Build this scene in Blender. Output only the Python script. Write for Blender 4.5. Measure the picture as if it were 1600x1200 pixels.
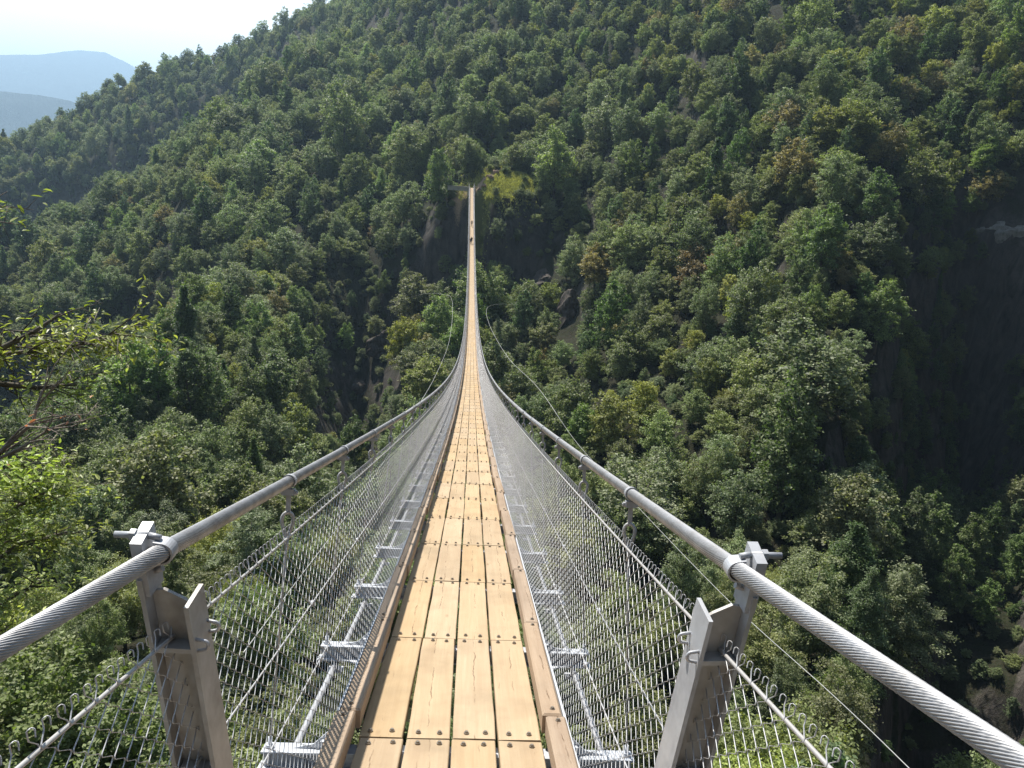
import bpy, bmesh, math, random
import numpy as np
from mathutils import Vector, Matrix

for o in list(bpy.data.objects):
    bpy.data.objects.remove(o, do_unlink=True)
SC = bpy.context.scene
COL = SC.collection
R = math.radians

# ------------------------------------------------------------------ camera
YAW, PITCH, ROLL = R(3.80), R(15.31), R(3.62)
EYE = Vector((0.0177, 0.0, 1.8095))
cam_d = bpy.data.cameras.new('camera')
cam_d.sensor_fit = 'HORIZONTAL'
cam_d.sensor_width = 36.0
cam_d.lens = 36.0 * 1202.0 / 1600.0
cam_d.clip_start = 0.05
cam_d.clip_end = 30000.0
cam = bpy.data.objects.new('camera', cam_d)
COL.objects.link(cam)
cam.matrix_world = (Matrix.Translation(EYE) @ Matrix.Rotation(-YAW, 4, 'Z')
                    @ Matrix.Rotation(R(90) - PITCH, 4, 'X') @ Matrix.Rotation(ROLL, 4, 'Z'))
SC.camera = cam

# ------------------------------------------------------------------ sky, sun, exposure
SUN_EL, SUN_AZ = R(56.0), R(-27.0)      # azimuth from +Y towards +X
SUN_DIR = Vector((math.sin(SUN_AZ) * math.cos(SUN_EL), math.cos(SUN_AZ) * math.cos(SUN_EL), math.sin(SUN_EL)))
world = bpy.data.worlds.new('World')
SC.world = world
world.use_nodes = True
wt = world.node_tree
wt.nodes.clear()
w_out = wt.nodes.new('ShaderNodeOutputWorld')
w_bg = wt.nodes.new('ShaderNodeBackground')
w_sky = wt.nodes.new('ShaderNodeTexSky')
w_sky.sky_type = 'NISHITA'
w_sky.sun_disc = False
w_sky.sun_elevation = SUN_EL
w_sky.sun_rotation = SUN_AZ
w_sky.altitude = 600
w_sky.air_density = 1.0
w_sky.dust_density = 1.6
w_bg.inputs['Strength'].default_value = 0.05
# bright summer vapour lying along the whole horizon, thinning upward, with soft cloud edges
w_tc = wt.nodes.new('ShaderNodeTexCoord')
w_sep = wt.nodes.new('ShaderNodeSeparateXYZ')
wt.links.new(w_tc.outputs['Generated'], w_sep.inputs[0])
w_map = wt.nodes.new('ShaderNodeMapping')
w_map.inputs['Scale'].default_value = (2.2, 2.2, 7.0)
wt.links.new(w_tc.outputs['Generated'], w_map.inputs['Vector'])
w_ns = wt.nodes.new('ShaderNodeTexNoise')
w_ns.inputs['Scale'].default_value = 1.6
w_ns.inputs['Detail'].default_value = 6.0
wt.links.new(w_map.outputs[0], w_ns.inputs['Vector'])
w_ma = wt.nodes.new('ShaderNodeMath'); w_ma.operation = 'MULTIPLY_ADD'
w_ma.inputs[1].default_value = 0.30; w_ma.inputs[2].default_value = -0.15
wt.links.new(w_ns.outputs['Fac'], w_ma.inputs[0])
w_mb = wt.nodes.new('ShaderNodeMath'); w_mb.operation = 'ADD'
wt.links.new(w_sep.outputs[2], w_mb.inputs[0]); wt.links.new(w_ma.outputs[0], w_mb.inputs[1])
w_rp = wt.nodes.new('ShaderNodeValToRGB')
w_rp.color_ramp.elements[0].position = 0.17; w_rp.color_ramp.elements[0].color = (1, 1, 1, 1)
w_rp.color_ramp.elements[1].position = 0.33; w_rp.color_ramp.elements[1].color = (0, 0, 0, 1)
wt.links.new(w_mb.outputs[0], w_rp.inputs['Fac'])
w_mix = wt.nodes.new('ShaderNodeMix'); w_mix.data_type = 'RGBA'
wt.links.new(w_rp.outputs['Color'], w_mix.inputs[0])
wt.links.new(w_sky.outputs[0], w_mix.inputs[6])
w_mix.inputs[7].default_value = (27.5, 27.6, 27.6, 1)
wt.links.new(w_mix.outputs[2], w_bg.inputs['Color'])
wt.links.new(w_bg.outputs[0], w_out.inputs['Surface'])

sun_d = bpy.data.lights.new('sun', 'SUN')
sun_d.energy = 5.0
sun_d.angle = R(0.5)
sun_d.color = (1.0, 0.95, 0.87)
sun = bpy.data.objects.new('sun', sun_d)
COL.objects.link(sun)
sun.rotation_euler = SUN_DIR.to_track_quat('Z', 'Y').to_euler()
sun.location = (0, 0, 60)

SC.view_settings.view_transform = 'Standard'
SC.view_settings.look = 'None'
SC.view_settings.gamma = 1.0
SC.view_settings.use_curve_mapping = False
SC.view_settings.exposure = 0.84
SC.render.engine = 'CYCLES'
SC.cycles.max_bounces = 6
SC.cycles.diffuse_bounces = 2
SC.cycles.transmission_bounces = 3
SC.cycles.volume_bounces = 0
SC.cycles.use_denoising = True
SC.cycles.denoiser = 'OPENIMAGEDENOISE'
SC.cycles.denoising_input_passes = 'RGB_ALBEDO_NORMAL'
SC.cycles.denoising_prefilter = 'NONE'

rng = np.random.default_rng(11)
random.seed(4)

# ------------------------------------------------------------------ helpers
def tag(o, label=None, cat=None, group=None, kind=None):
    if label: o['label'] = label
    if cat: o['category'] = cat
    if group: o['group'] = group
    if kind: o['kind'] = kind
    return o

def link(o, parent=None):
    COL.objects.link(o)
    if parent is not None:
        o.parent = parent
    return o

def empty(name, loc=(0, 0, 0), rz=0.0, parent=None):
    o = bpy.data.objects.new(name, None)
    o.empty_display_size = 0.2
    link(o, parent)
    o.location = loc
    o.rotation_euler = (0, 0, rz)
    return o

def meshobj(name, me, mat=None, parent=None, loc=None):
    if mat is not None and len(me.materials) == 0:
        me.materials.append(mat)
    o = bpy.data.objects.new(name, me)
    link(o, parent)
    if loc is not None:
        o.location = loc
    return o

def np_mesh(name, verts, faces, smooth=False):
    """verts (n,3), faces (m,k) with constant k"""
    verts = np.asarray(verts, dtype=np.float32)
    faces = np.asarray(faces, dtype=np.int32)
    me = bpy.data.meshes.new(name)
    k = faces.shape[1]
    me.vertices.add(len(verts))
    me.vertices.foreach_set('co', verts.ravel())
    me.loops.add(faces.size)
    me.loops.foreach_set('vertex_index', faces.ravel())
    me.polygons.add(len(faces))
    me.polygons.foreach_set('loop_start', np.arange(0, faces.size, k, dtype=np.int32))
    me.polygons.foreach_set('loop_total', np.full(len(faces), k, dtype=np.int32))
    me.polygons.foreach_set('use_smooth', np.full(len(faces), smooth, dtype=bool))
    me.update(calc_edges=True)
    me.validate()
    return me

class MB:
    """collects plain shapes; build() makes ONE mesh"""
    def __init__(self):
        self.v, self.f, self.s = [], [], []
    def add(self, vs, fs, smooth=False):
        n = len(self.v)
        self.v += [tuple(map(float, p)) for p in vs]
        for f in fs:
            self.f.append(tuple(i + n for i in f)); self.s.append(smooth)
    def box(self, c, size, M=None, bev=0.0):
        hx, hy, hz = size[0] / 2, size[1] / 2, size[2] / 2
        if bev <= 0:
            vs = [Vector((sx * hx, sy * hy, sz * hz)) for sz in (-1, 1) for sy in (-1, 1) for sx in (-1, 1)]
            fs = [(0, 2, 3, 1), (4, 5, 7, 6), (0, 1, 5, 4), (2, 6, 7, 3), (0, 4, 6, 2), (1, 3, 7, 5)]
        else:
            vs, fs = [], []
            b = bev
            ring = lambda z, d: [Vector((x, y, z)) for x, y in ((-hx + d, -hy + d), (hx - d, -hy + d), (hx - d, hy - d), (-hx + d, hy - d))]
            vs = ring(-hz, 0) + ring(hz - b, 0) + ring(hz, b)
            fs = [(3, 2, 1, 0), (8, 9, 10, 11)]
            for i in range(4):
                j = (i + 1) % 4
                fs += [(i, j, 4 + j, 4 + i), (4 + i, 4 + j, 8 + j, 8 + i)]
        if M is not None:
            vs = [M @ p for p in vs]
        c = Vector(c)
        self.add([p + c for p in vs], fs)
    def tube(self, pts, rad, n=8, cap=True, smooth=True):
        pts = [Vector(p) for p in pts]
        rads = rad if isinstance(rad, (list, tuple)) else [rad] * len(pts)
        vs, fs = [], []
        up = Vector((0.13, 0.21, 1)).normalized()
        prev = None
        for i, p in enumerate(pts):
            t = (pts[min(i + 1, len(pts) - 1)] - pts[max(i - 1, 0)])
            if t.length < 1e-9: t = Vector((0, 0, 1))
            t.normalize()
            a = prev if prev is not None else (up if abs(t.dot(up)) < 0.95 else Vector((1, 0, 0)))
            a = (a - t * a.dot(t)).normalized()
            prev = a
            b = t.cross(a)
            for k in range(n):
                w = 2 * math.pi * k / n
                vs.append(p + (a * math.cos(w) + b * math.sin(w)) * rads[i])
        for i in range(len(pts) - 1):
            for k in range(n):
                k2 = (k + 1) % n
                fs.append((i * n + k, i * n + k2, (i + 1) * n + k2, (i + 1) * n + k))
        self.add(vs, fs, smooth)
        if cap:
            m = len(self.v) - len(vs)
            self.f.append(tuple(m + k for k in reversed(range(n)))); self.s.append(False)
            e = m + (len(pts) - 1) * n
            self.f.append(tuple(e + k for k in range(n))); self.s.append(False)
    def prism(self, poly, ax, lo, hi):
        """polygon in the plane across axis ax (0=x,1=y,2=z), extruded lo..hi"""
        n = len(poly)
        def P(a, b, h):
            return (h, a, b) if ax == 0 else ((a, h, b) if ax == 1 else (a, b, h))
        vs = [P(a, b, lo) for a, b in poly] + [P(a, b, hi) for a, b in poly]
        fs = [tuple(reversed(range(n))), tuple(range(n, 2 * n))]
        for i in range(n):
            j = (i + 1) % n
            fs.append((i, j, n + j, n + i))
        self.add(vs, fs)
    def mesh(self, name):
        me = bpy.data.meshes.new(name)
        me.from_pydata(self.v, [], self.f)
        me.polygons.foreach_set('use_smooth', np.array(self.s, dtype=bool))
        bm = bmesh.new(); bm.from_mesh(me)
        bmesh.ops.recalc_face_normals(bm, faces=bm.faces)
        bm.to_mesh(me); bm.free()
        me.update()
        return me
    def build(self, name, mat, parent=None, loc=None):
        return meshobj(name, self.mesh(name), mat, parent, loc)

def vnoise(x, y, seed=0):
    """smooth value noise, arrays, roughly -1..1"""
    xi = np.floor(x).astype(np.int64); yi = np.floor(y).astype(np.int64)
    fx = x - xi; fy = y - yi
    fx = fx * fx * (3 - 2 * fx); fy = fy * fy * (3 - 2 * fy)
    def h(a, b):
        n = (a * 374761393 + b * 668265263 + seed * 974634213) & 0xffffffff
        n = ((n ^ (n >> 13)) * 1274126177) & 0xffffffff
        n = n ^ (n >> 16)
        return (n & 0xffff) / 32767.5 - 1.0
    return ((h(xi, yi) * (1 - fx) + h(xi + 1, yi) * fx) * (1 - fy)
            + (h(xi, yi + 1) * (1 - fx) + h(xi + 1, yi + 1) * fx) * fy)

def fbm(x, y, oct=4, seed=0):
    x = np.asarray(x, float); y = np.asarray(y, float)
    s = 0; a = 1.0; t = 0
    for i in range(oct):
        s = s + a * vnoise(x * 2 ** i + 17.3 * i, y * 2 ** i - 9.1 * i, seed + i); t += a; a *= 0.5
    return s / t

# ------------------------------------------------------------------ materials
class NT:
    def __init__(self, name):
        self.m = bpy.data.materials.new(name)
        self.m.use_nodes = True
        self.t = self.m.node_tree
        self.t.nodes.clear()
        self.out = self.t.nodes.new('ShaderNodeOutputMaterial')
    def n(self, typ, **kw):
        nd = self.t.nodes.new(typ)
        for k, v in kw.items():
            if k in nd.inputs.keys() if isinstance(k, str) else False:
                self.set(nd.inputs[k], v)
            else:
                setattr(nd, k, v)
        return nd
    def set(self, sock, v):
        if isinstance(v, bpy.types.NodeSocket): self.t.links.new(v, sock)
        else: sock.default_value = v
    def noise(self, scale, vec=None, detail=4.0, rough=0.55, dist=0.0):
        nd = self.t.nodes.new('ShaderNodeTexNoise')
        nd.inputs['Scale'].default_value = scale
        nd.inputs['Detail'].default_value = detail
        nd.inputs['Roughness'].default_value = rough
        nd.inputs['Distortion'].default_value = dist
        if vec is not None: self.t.links.new(vec, nd.inputs['Vector'])
        return nd.outputs['Fac']
    def ramp(self, fac, stops, interp='LINEAR'):
        nd = self.t.nodes.new('ShaderNodeValToRGB')
        cr = nd.color_ramp
        cr.interpolation = interp
        while len(cr.elements) < len(stops): cr.elements.new(0.5)
        for e, (p, c) in zip(cr.elements, stops):
            e.position = p
            e.color = (c, c, c, 1) if isinstance(c, (int, float)) else (*c, 1)
        self.t.links.new(fac, nd.inputs['Fac'])
        return nd.outputs['Color']
    def math(self, op, a, b=0.0, clamp=False):
        nd = self.t.nodes.new('ShaderNodeMath'); nd.operation = op; nd.use_clamp = clamp
        self.set(nd.inputs[0], a); self.set(nd.inputs[1], b)
        return nd.outputs[0]
    def mix(self, fac, a, b, blend='MIX'):
        nd = self.t.nodes.new('ShaderNodeMix'); nd.data_type = 'RGBA'; nd.blend_type = blend
        self.set(nd.inputs[0], fac)
        for s, v in ((nd.inputs[6], a), (nd.inputs[7], b)):
            self.set(s, v if isinstance(v, bpy.types.NodeSocket) else (*v, 1))
        return nd.outputs[2]
    def mapping(self, vec, scale=(1, 1, 1), loc=None):
        nd = self.t.nodes.new('ShaderNodeMapping')
        nd.inputs['Scale'].default_value = scale
        self.t.links.new(vec, nd.inputs['Vector'])
        if loc is not None: self.set(nd.inputs['Location'], loc)
        return nd.outputs[0]
    def bump(self, height, strength=0.3, dist=0.01):
        nd = self.t.nodes.new('ShaderNodeBump')
        nd.inputs['Strength'].default_value = strength
        nd.inputs['Distance'].default_value = dist
        self.t.links.new(height, nd.inputs['Height'])
        return nd.outputs[0]
    def bsdf(self, color, rough=0.7, metal=0.0, spec=0.4, normal=None):
        b = self.t.nodes.new('ShaderNodeBsdfPrincipled')
        self.set(b.inputs['Base Color'], color if isinstance(color, bpy.types.NodeSocket) else (*color, 1))
        self.set(b.inputs['Roughness'], rough)
        self.set(b.inputs['Metallic'], metal)
        self.set(b.inputs['Specular IOR Level'], spec)
        if normal is not None: self.t.links.new(normal, b.inputs['Normal'])
        return b.outputs[0]
    def done(self, shader):
        self.t.links.new(shader, self.out.inputs['Surface'])
        return self.m
    def obj(self):
        return self.t.nodes.new('ShaderNodeTexCoord').outputs['Object']
    def pos(self):
        return self.t.nodes.new('ShaderNodeNewGeometry').outputs['Position']
    def objrand(self):
        return self.t.nodes.new('ShaderNodeObjectInfo').outputs['Random']
    def island(self):
        return self.t.nodes.new('ShaderNodeNewGeometry').outputs['Random Per Island']

def mat_wood(name, c1, c2, c3, crack=True):
    m = NT(name)
    co = m.obj(); rnd = m.objrand()
    comb = m.t.nodes.new('ShaderNodeCombineXYZ')
    m.set(comb.inputs[0], m.math('MULTIPLY', rnd, 37.0)); m.set(comb.inputs[1], m.math('MULTIPLY', rnd, 91.0))
    m.set(comb.inputs[2], m.math('MULTIPLY', rnd, 13.0))
    add = m.t.nodes.new('ShaderNodeVectorMath'); add.operation = 'ADD'
    m.t.links.new(co, add.inputs[0]); m.t.links.new(comb.outputs[0], add.inputs[1])
    v = add.outputs[0]
    grain = m.noise(1.0, m.mapping(v, (70, 2.2, 70)), 5, 0.62, 0.4)
    broad = m.noise(1.0, m.mapping(v, (9, 0.9, 9)), 3, 0.5)
    stain = m.noise(2.3, v, 4, 0.6)
    col = m.mix(m.ramp(grain, [(0.3, 0.0), (0.72, 1.0)]), c1, c2)
    col = m.mix(m.math('MULTIPLY', m.ramp(broad, [(0.42, 0.0), (0.7, 1.0)]), 0.55), col, c3)
    tone = m.math('ADD', m.math('MULTIPLY', rnd, 0.14), 0.92)
    col = m.mix(1.0, col, m.ramp(stain, [(0.25, 0.80), (0.5, 1.0), (0.8, 1.06)]), 'MULTIPLY')
    hsv = m.t.nodes.new('ShaderNodeHueSaturation')
    m.set(hsv.inputs['Value'], tone); m.set(hsv.inputs['Color'], col)
    m.set(hsv.inputs['Saturation'], m.math('ADD', m.math('MULTIPLY', m.math('FRACT', m.math('MULTIPLY', rnd, 7.3)), 0.16), 0.90))
    col = hsv.outputs[0]
    h = grain
    if crack:
        sep = m.t.nodes.new('ShaderNodeSeparateXYZ'); m.t.links.new(co, sep.inputs[0])
        wob = m.noise(1.0, m.mapping(v, (1, 3.2, 1)), 5, 0.6)
        off = m.math('MULTIPLY', m.math('SUBTRACT', wob, 0.5), 0.07)
        off2 = m.math('MULTIPLY', m.math('SUBTRACT', rnd, 0.5), 0.05)
        d = m.math('ABSOLUTE', m.math('ADD', m.math('SUBTRACT', sep.outputs[0], off), off2))
        jag = m.noise(1.0, m.mapping(v, (30, 26, 1)), 2, 0.5)
        d = m.math('ADD', d, m.math('MULTIPLY', m.math('SUBTRACT', jag, 0.5), 0.007))
        line = m.ramp(d, [(0.0, 1.0), (0.0016, 0.9), (0.0032, 0.0)])
        gate = m.ramp(m.noise(1.0, m.mapping(v, (2, 4.0, 2)), 3, 0.6), [(0.47, 0.0), (0.56, 1.0)])
        # finer side checks
        fine = m.ramp(m.noise(1.0, m.mapping(v, (60, 3.0, 60)), 4, 0.55, 0.6), [(0.70, 0.0), (0.755, 1.0)])
        ck = m.math('MAXIMUM', m.math('MULTIPLY', line, gate), m.math('MULTIPLY', fine, 0.6))
        col = m.mix(m.math('MULTIPLY', ck, 0.8), col, (0.12, 0.07, 0.035))
        # a few knots
        vor = m.t.nodes.new('ShaderNodeTexVoronoi'); vor.inputs['Scale'].default_value = 1.0
        m.t.links.new(m.mapping(v, (5.0, 1.7, 5.0)), vor.inputs['Vector'])
        knot = m.ramp(vor.outputs['Distance'], [(0.0, 1.0), (0.045, 0.6), (0.09, 0.0)])
        col = m.mix(m.math('MULTIPLY', knot, 0.55), col, (0.19, 0.105, 0.05))
        h = m.math('SUBTRACT', m.math('MULTIPLY', grain, 0.35), ck)
    return m.done(m.bsdf(col, 0.72, 0, 0.3, m.bump(h, 0.5, 0.004)))

def mat_metal(name, c, c2, rough=0.45, metal=0.35, scale=9.0, bump=0.1):
    m = NT(name)
    co = m.obj()
    n1 = m.noise(scale, co, 5, 0.6)
    n2 = m.noise(scale * 7, co, 2, 0.5)
    col = m.mix(m.ramp(n1, [(0.35, 0.0), (0.7, 1.0)]), c, c2)
    col = m.mix(m.math('MULTIPLY', m.ramp(n2, [(0.35, 0.0), (0.7, 1.0)]), 0.3), col, tuple(x * 1.18 for x in c))
    return m.done(m.bsdf(col, m.ramp(n1, [(0.3, rough - 0.08), (0.75, rough + 0.14)]), metal, 0.5, m.bump(n2, bump, 0.002)))

def mat_leaf(name, a, b, trans, tint=None, rough=0.55):
    m = NT(name)
    isl = m.island(); rnd = m.objrand()
    col = m.mix(isl, tuple(t * 0.62 for t in a), tuple(t * 1.32 for t in b))
    hsv = m.t.nodes.new('ShaderNodeHueSaturation')
    m.set(hsv.inputs['Hue'], m.math('ADD', m.math('MULTIPLY', rnd, 0.034), 0.466))
    r2 = m.math('FRACT', m.math('MULTIPLY', rnd, 13.7))
    m.set(hsv.inputs['Saturation'], m.math('ADD', m.math('MULTIPLY', r2, 0.34), 0.76))
    r3 = m.math('FRACT', m.math('MULTIPLY', rnd, 29.1))
    m.set(hsv.inputs['Value'], m.math('ADD', m.math('MULTIPLY', r3, 0.62), 1.00))
    m.set(hsv.inputs['Color'], col)
    c = hsv.outputs[0]
    p = m.bsdf(c, rough, 0, 0.22)
    tr = m.t.nodes.new('ShaderNodeBsdfTranslucent')
    m.set(tr.inputs['Color'], m.mix(1.0, c, tuple(t * 0.80 for t in trans), 'MULTIPLY'))
    ad = m.t.nodes.new('ShaderNodeAddShader')
    m.t.links.new(p, ad.inputs[0]); m.t.links.new(tr.outputs[0], ad.inputs[1])
    return m.done(ad.outputs[0])

def mat_bark(name, a, b):
    m = NT(name)
    co = m.obj()
    n1 = m.noise(1.0, m.mapping(co, (3, 3, 0.7)), 5, 0.65)
    return m.done(m.bsdf(m.mix(m.ramp(n1, [(0.3, 0.0), (0.7, 1.0)]), a, b), 0.9, 0, 0.2, m.bump(n1, 0.6, 0.05)))

M = {}
M['plank'] = mat_wood('plank_wood', (0.425, 0.305, 0.176), (0.485, 0.360, 0.220), (0.37, 0.252, 0.142))
M['kerb'] = mat_wood('kerb_wood', (0.35, 0.258, 0.178), (0.42, 0.32, 0.23), (0.25, 0.175, 0.12))
M['bolt'] = mat_metal('bolt_steel', (0.32, 0.29, 0.25), (0.20, 0.16, 0.12), 0.4, 0.7, 30)
M['galv'] = mat_metal('galvanised_steel', (0.47, 0.48, 0.50), (0.31, 0.31, 0.325), 0.5, 0.25, 6)
M['beam'] = mat_metal('pale_zinc_steel', (0.56, 0.58, 0.62), (0.46, 0.48, 0.51), 0.5, 0.2, 8)
M['post'] = mat_metal('weathered_zinc_steel', (0.45, 0.445, 0.435), (0.27, 0.245, 0.215), 0.5, 0.25, 4.5)
M['cable'] = mat_metal('strand_steel', (0.40, 0.40, 0.41), (0.24, 0.235, 0.23), 0.45, 0.3, 11, 0.05)
M['wire'] = mat_metal('wire_steel', (0.53, 0.53, 0.54), (0.44, 0.43, 0.42), 0.45, 0.25, 20, 0.02)
M['rope'] = mat_metal('rope_steel', (0.47, 0.46, 0.45), (0.37, 0.35, 0.33), 0.5, 0.3, 25)
# ------------------------------------------------------------------ terrain
# Canopy heights of the gorge: one list per bearing from the bridge head, (bearing deg, distance m, canopy z)
CANOPY = [
    [(-40.08, 760, -55.8), (-40.5, 600, -75.6), (-40.79, 440, -70.9), (-41.39, 300, -70.0), (-41.9, 160, -46.7), (-42.69, 95, -36.4), (-43.8, 55, -28.0), (-45.29, 35, -23.6)],
    [(-29.57, 760, 9.0), (-29.77, 705, -17.6), (-29.87, 682, -29.5), (-30.36, 655, -85.8), (-30.55, 610, -101.0), (-30.07, 450, -35.3), (-30.39, 370, -50.2), (-30.66, 325, -59.9), (-30.8, 312, -65.2), (-31.14, 300, -81.3), (-31.35, 290, -89.3), (-31.56, 240, -82.8), (-31.34, 160, -48.2), (-31.72, 112, -41.1), (-32.34, 75, -35.4), (-33.03, 48, -28.1), (-33.77, 36, -25.4)],
    [(-26.09, 760, 35.0), (-26.3, 700, 0.9), (-26.4, 672, -14.4), (-26.78, 645, -66.5), (-26.94, 540, -74.6), (-26.56, 440, -23.9), (-26.84, 355, -40.8), (-27.08, 310, -51.1), (-27.33, 296, -65.1), (-27.56, 284, -76.5), (-27.7, 230, -68.7), (-27.53, 168, -43.5), (-27.88, 125, -41.5), (-28.26, 95, -38.8), (-28.85, 68, -36.0), (-29.26, 50, -30.5), (-29.91, 36, -26.6)],
    [(-22.42, 760, 65.6), (-22.55, 695, 34.7), (-22.64, 664, 17.5), (-22.9, 640, -28.5), (-23.03, 600, -48.1), (-23.05, 520, -45.2), (-22.78, 440, -5.1), (-22.97, 365, -23.3), (-23.14, 318, -35.1), (-23.29, 302, -45.6), (-23.52, 288, -61.0), (-23.63, 230, -55.5), (-23.52, 186, -39.0), (-23.86, 138, -41.4), (-24.19, 105, -40.7), (-24.57, 78, -38.0), (-25.14, 52, -32.9), (-25.68, 38, -29.3)],
    [(-18.64, 750, 83.0), (-18.7, 700, 60.6), (-18.74, 668, 47.0), (-18.92, 645, 1.2), (-19.01, 600, -20.4), (-19.01, 510, -17.0), (-18.83, 430, 16.6), (-18.94, 352, -1.0), (-19.03, 312, -12.0), (-19.17, 292, -26.2), (-19.3, 276, -39.4), (-19.36, 240, -39.6), (-19.28, 214, -28.2), (-19.42, 188, -35.1), (-19.63, 150, -39.8), (-19.85, 118, -40.9), (-20.08, 92, -39.6), (-20.43, 66, -37.1), (-20.77, 50, -34.1), (-21.09, 38, -30.3)],
    [(-14.69, 730, 102.0), (-14.71, 680, 84.9), (-14.73, 660, 75.3), (-14.8, 640, 40.9), (-14.83, 570, 24.5), (-14.74, 480, 49.6), (-14.84, 385, 14.4), (-14.93, 320, -6.4), (-14.99, 298, -18.9), (-15.0, 270, -19.4), (-15.06, 248, -27.2), (-15.15, 205, -35.2), (-15.3, 155, -41.6), (-15.42, 118, -41.5), (-15.55, 90, -39.4), (-15.69, 70, -36.9), (-15.91, 50, -33.5), (-16.14, 38, -31.2)],
    [(-11.84, 700, 120.5), (-11.85, 620, 96.0), (-11.86, 600, 80.6), (-11.87, 540, 63.7), (-11.86, 480, 66.2), (-11.9, 420, 32.2), (-11.95, 330, 1.7), (-11.99, 285, -15.6), (-12.02, 248, -26.9), (-12.06, 215, -36.9), (-12.11, 180, -45.7), (-12.17, 140, -47.4), (-12.21, 112, -45.8), (-12.3, 75, -40.2), (-12.39, 52, -35.4), (-12.49, 38, -31.7)],
    [(-8.14, 680, 144.6), (-8.1, 480, 69.8), (-8.06, 345, 16.0), (-8.01, 288, -12.5), (-7.99, 262, -25.7), (-7.97, 252, -36.9), (-7.92, 235, -56.1), (-7.88, 215, -70.2), (-7.86, 170, -64.5), (-7.82, 115, -51.8), (-7.76, 78, -43.9), (-7.68, 52, -37.5), (-7.61, 38, -32.2)],
    [(-4.38, 500, 116.7), (-4.25, 430, 65.2), (-4.15, 370, 32.5), (-4.04, 305, 6.6), (-3.97, 276, -5.5), (-3.93, 265, -12.4), (-3.8, 248, -31.5), (-3.72, 222, -39.1), (-3.62, 190, -44.7), (-3.5, 155, -48.6), (-3.27, 105, -47.2), (-3.02, 72, -42.7), (-2.56, 40, -34.2)],
    [(-0.56, 430, 103.0), (-0.33, 370, 58.2), (-0.15, 325, 30.3), (0.04, 283, 6.5), (0.16, 262, -5.0), (0.22, 256, -10.9), (0.45, 245, -30.2), (0.56, 220, -36.1), (0.75, 190, -44.1), (1.1, 140, -49.7), (1.5, 95, -47.0), (1.93, 70, -45.1), (2.56, 42, -35.9)],
    [(4.16, 400, 98.0), (4.5, 345, 56.2), (4.77, 310, 30.6), (5.08, 280, 6.9), (5.27, 262, -5.6), (5.56, 245, -22.8), (5.84, 215, -34.0), (6.05, 195, -40.7), (6.27, 165, -42.9), (6.84, 120, -47.2), (7.45, 88, -47.2), (8.11, 65, -44.7), (8.83, 46, -39.0)],
    [(10.54, 370, 92.6), (11.03, 320, 54.0), (11.63, 272, 18.8), (12.31, 225, -9.9), (13.04, 180, -29.4), (13.81, 140, -40.6), (14.63, 108, -45.8), (15.51, 84, -47.5), (16.45, 64, -45.8), (17.12, 52, -42.7)],
    [(16.74, 350, 88.2), (17.36, 300, 51.7), (18.11, 242, 18.2), (18.96, 200, -6.9), (19.86, 160, -24.0), (20.82, 130, -35.3), (21.83, 105, -42.0), (22.9, 84, -45.0), (24.04, 64, -43.4), (24.85, 54, -41.9)],
    [(22.63, 330, 82.9), (23.34, 280, 48.7), (23.9, 240, 27.4), (24.86, 195, 2.1), (25.67, 165, -12.5), (26.37, 142, -21.3), (27.31, 130, -32.8), (28.07, 118, -39.3), (28.85, 98, -40.7), (30.08, 74, -40.2), (31.82, 54, -39.0)],
    [(25.97, 330, 82.3), (26.73, 280, 48.7), (27.32, 250, 28.8), (28.0, 215, 10.4), (28.55, 195, -1.3), (29.41, 180, -16.6), (30.23, 172, -29.9), (31.31, 165, -46.6), (32.37, 105, -40.0), (33.37, 84, -40.1), (34.69, 66, -39.8), (35.61, 56, -38.6)],
    [(28.11, 330, 81.8), (28.9, 285, 49.4), (29.51, 258, 29.8), (29.99, 240, 16.7), (30.56, 222, 3.5), (31.66, 212, -18.9), (32.81, 205, -40.8), (34.01, 196, -61.4), (34.93, 140, -55.6), (35.79, 126, -60.2), (36.58, 121, -67.0), (37.96, 113, -77.2), (39.4, 104, -85.1)],
    [(30.51, 330, 81.1), (31.33, 285, 49.2), (31.95, 262, 30.4), (32.41, 248, 18.4), (32.74, 240, 10.8), (33.63, 236, -8.5), (35.01, 230, -37.3), (36.55, 218, -65.9), (37.66, 150, -59.8), (38.36, 136, -62.7), (38.98, 130, -67.2), (39.8, 125, -73.9), (41.02, 118, -82.7), (42.49, 108, -89.8)],
    [(33.14, 330, 80.1), (33.97, 280, 48.0), (34.61, 258, 30.0), (35.08, 245, 18.6), (35.42, 238, 11.2), (36.32, 234, -7.3), (37.73, 225, -34.5), (39.29, 208, -59.9), (40.4, 155, -59.1), (41.55, 132, -63.2), (42.37, 126, -69.2), (43.78, 118, -79.0), (45.24, 108, -85.6)],
    [(41.53, 320, 80.5), (42.96, 260, 37.4), (44.45, 210, 6.7), (46.0, 170, -14.3), (47.61, 130, -26.4), (49.28, 100, -32.6), (51.01, 75, -33.8), (52.8, 55, -31.8)],
]
NCOL = len(CANOPY)
_LR = np.log(np.geomspace(4.0, 1300.0, 900))
_AZ = np.empty((NCOL, len(_LR))); _ZC = np.empty((NCOL, len(_LR)))
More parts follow.
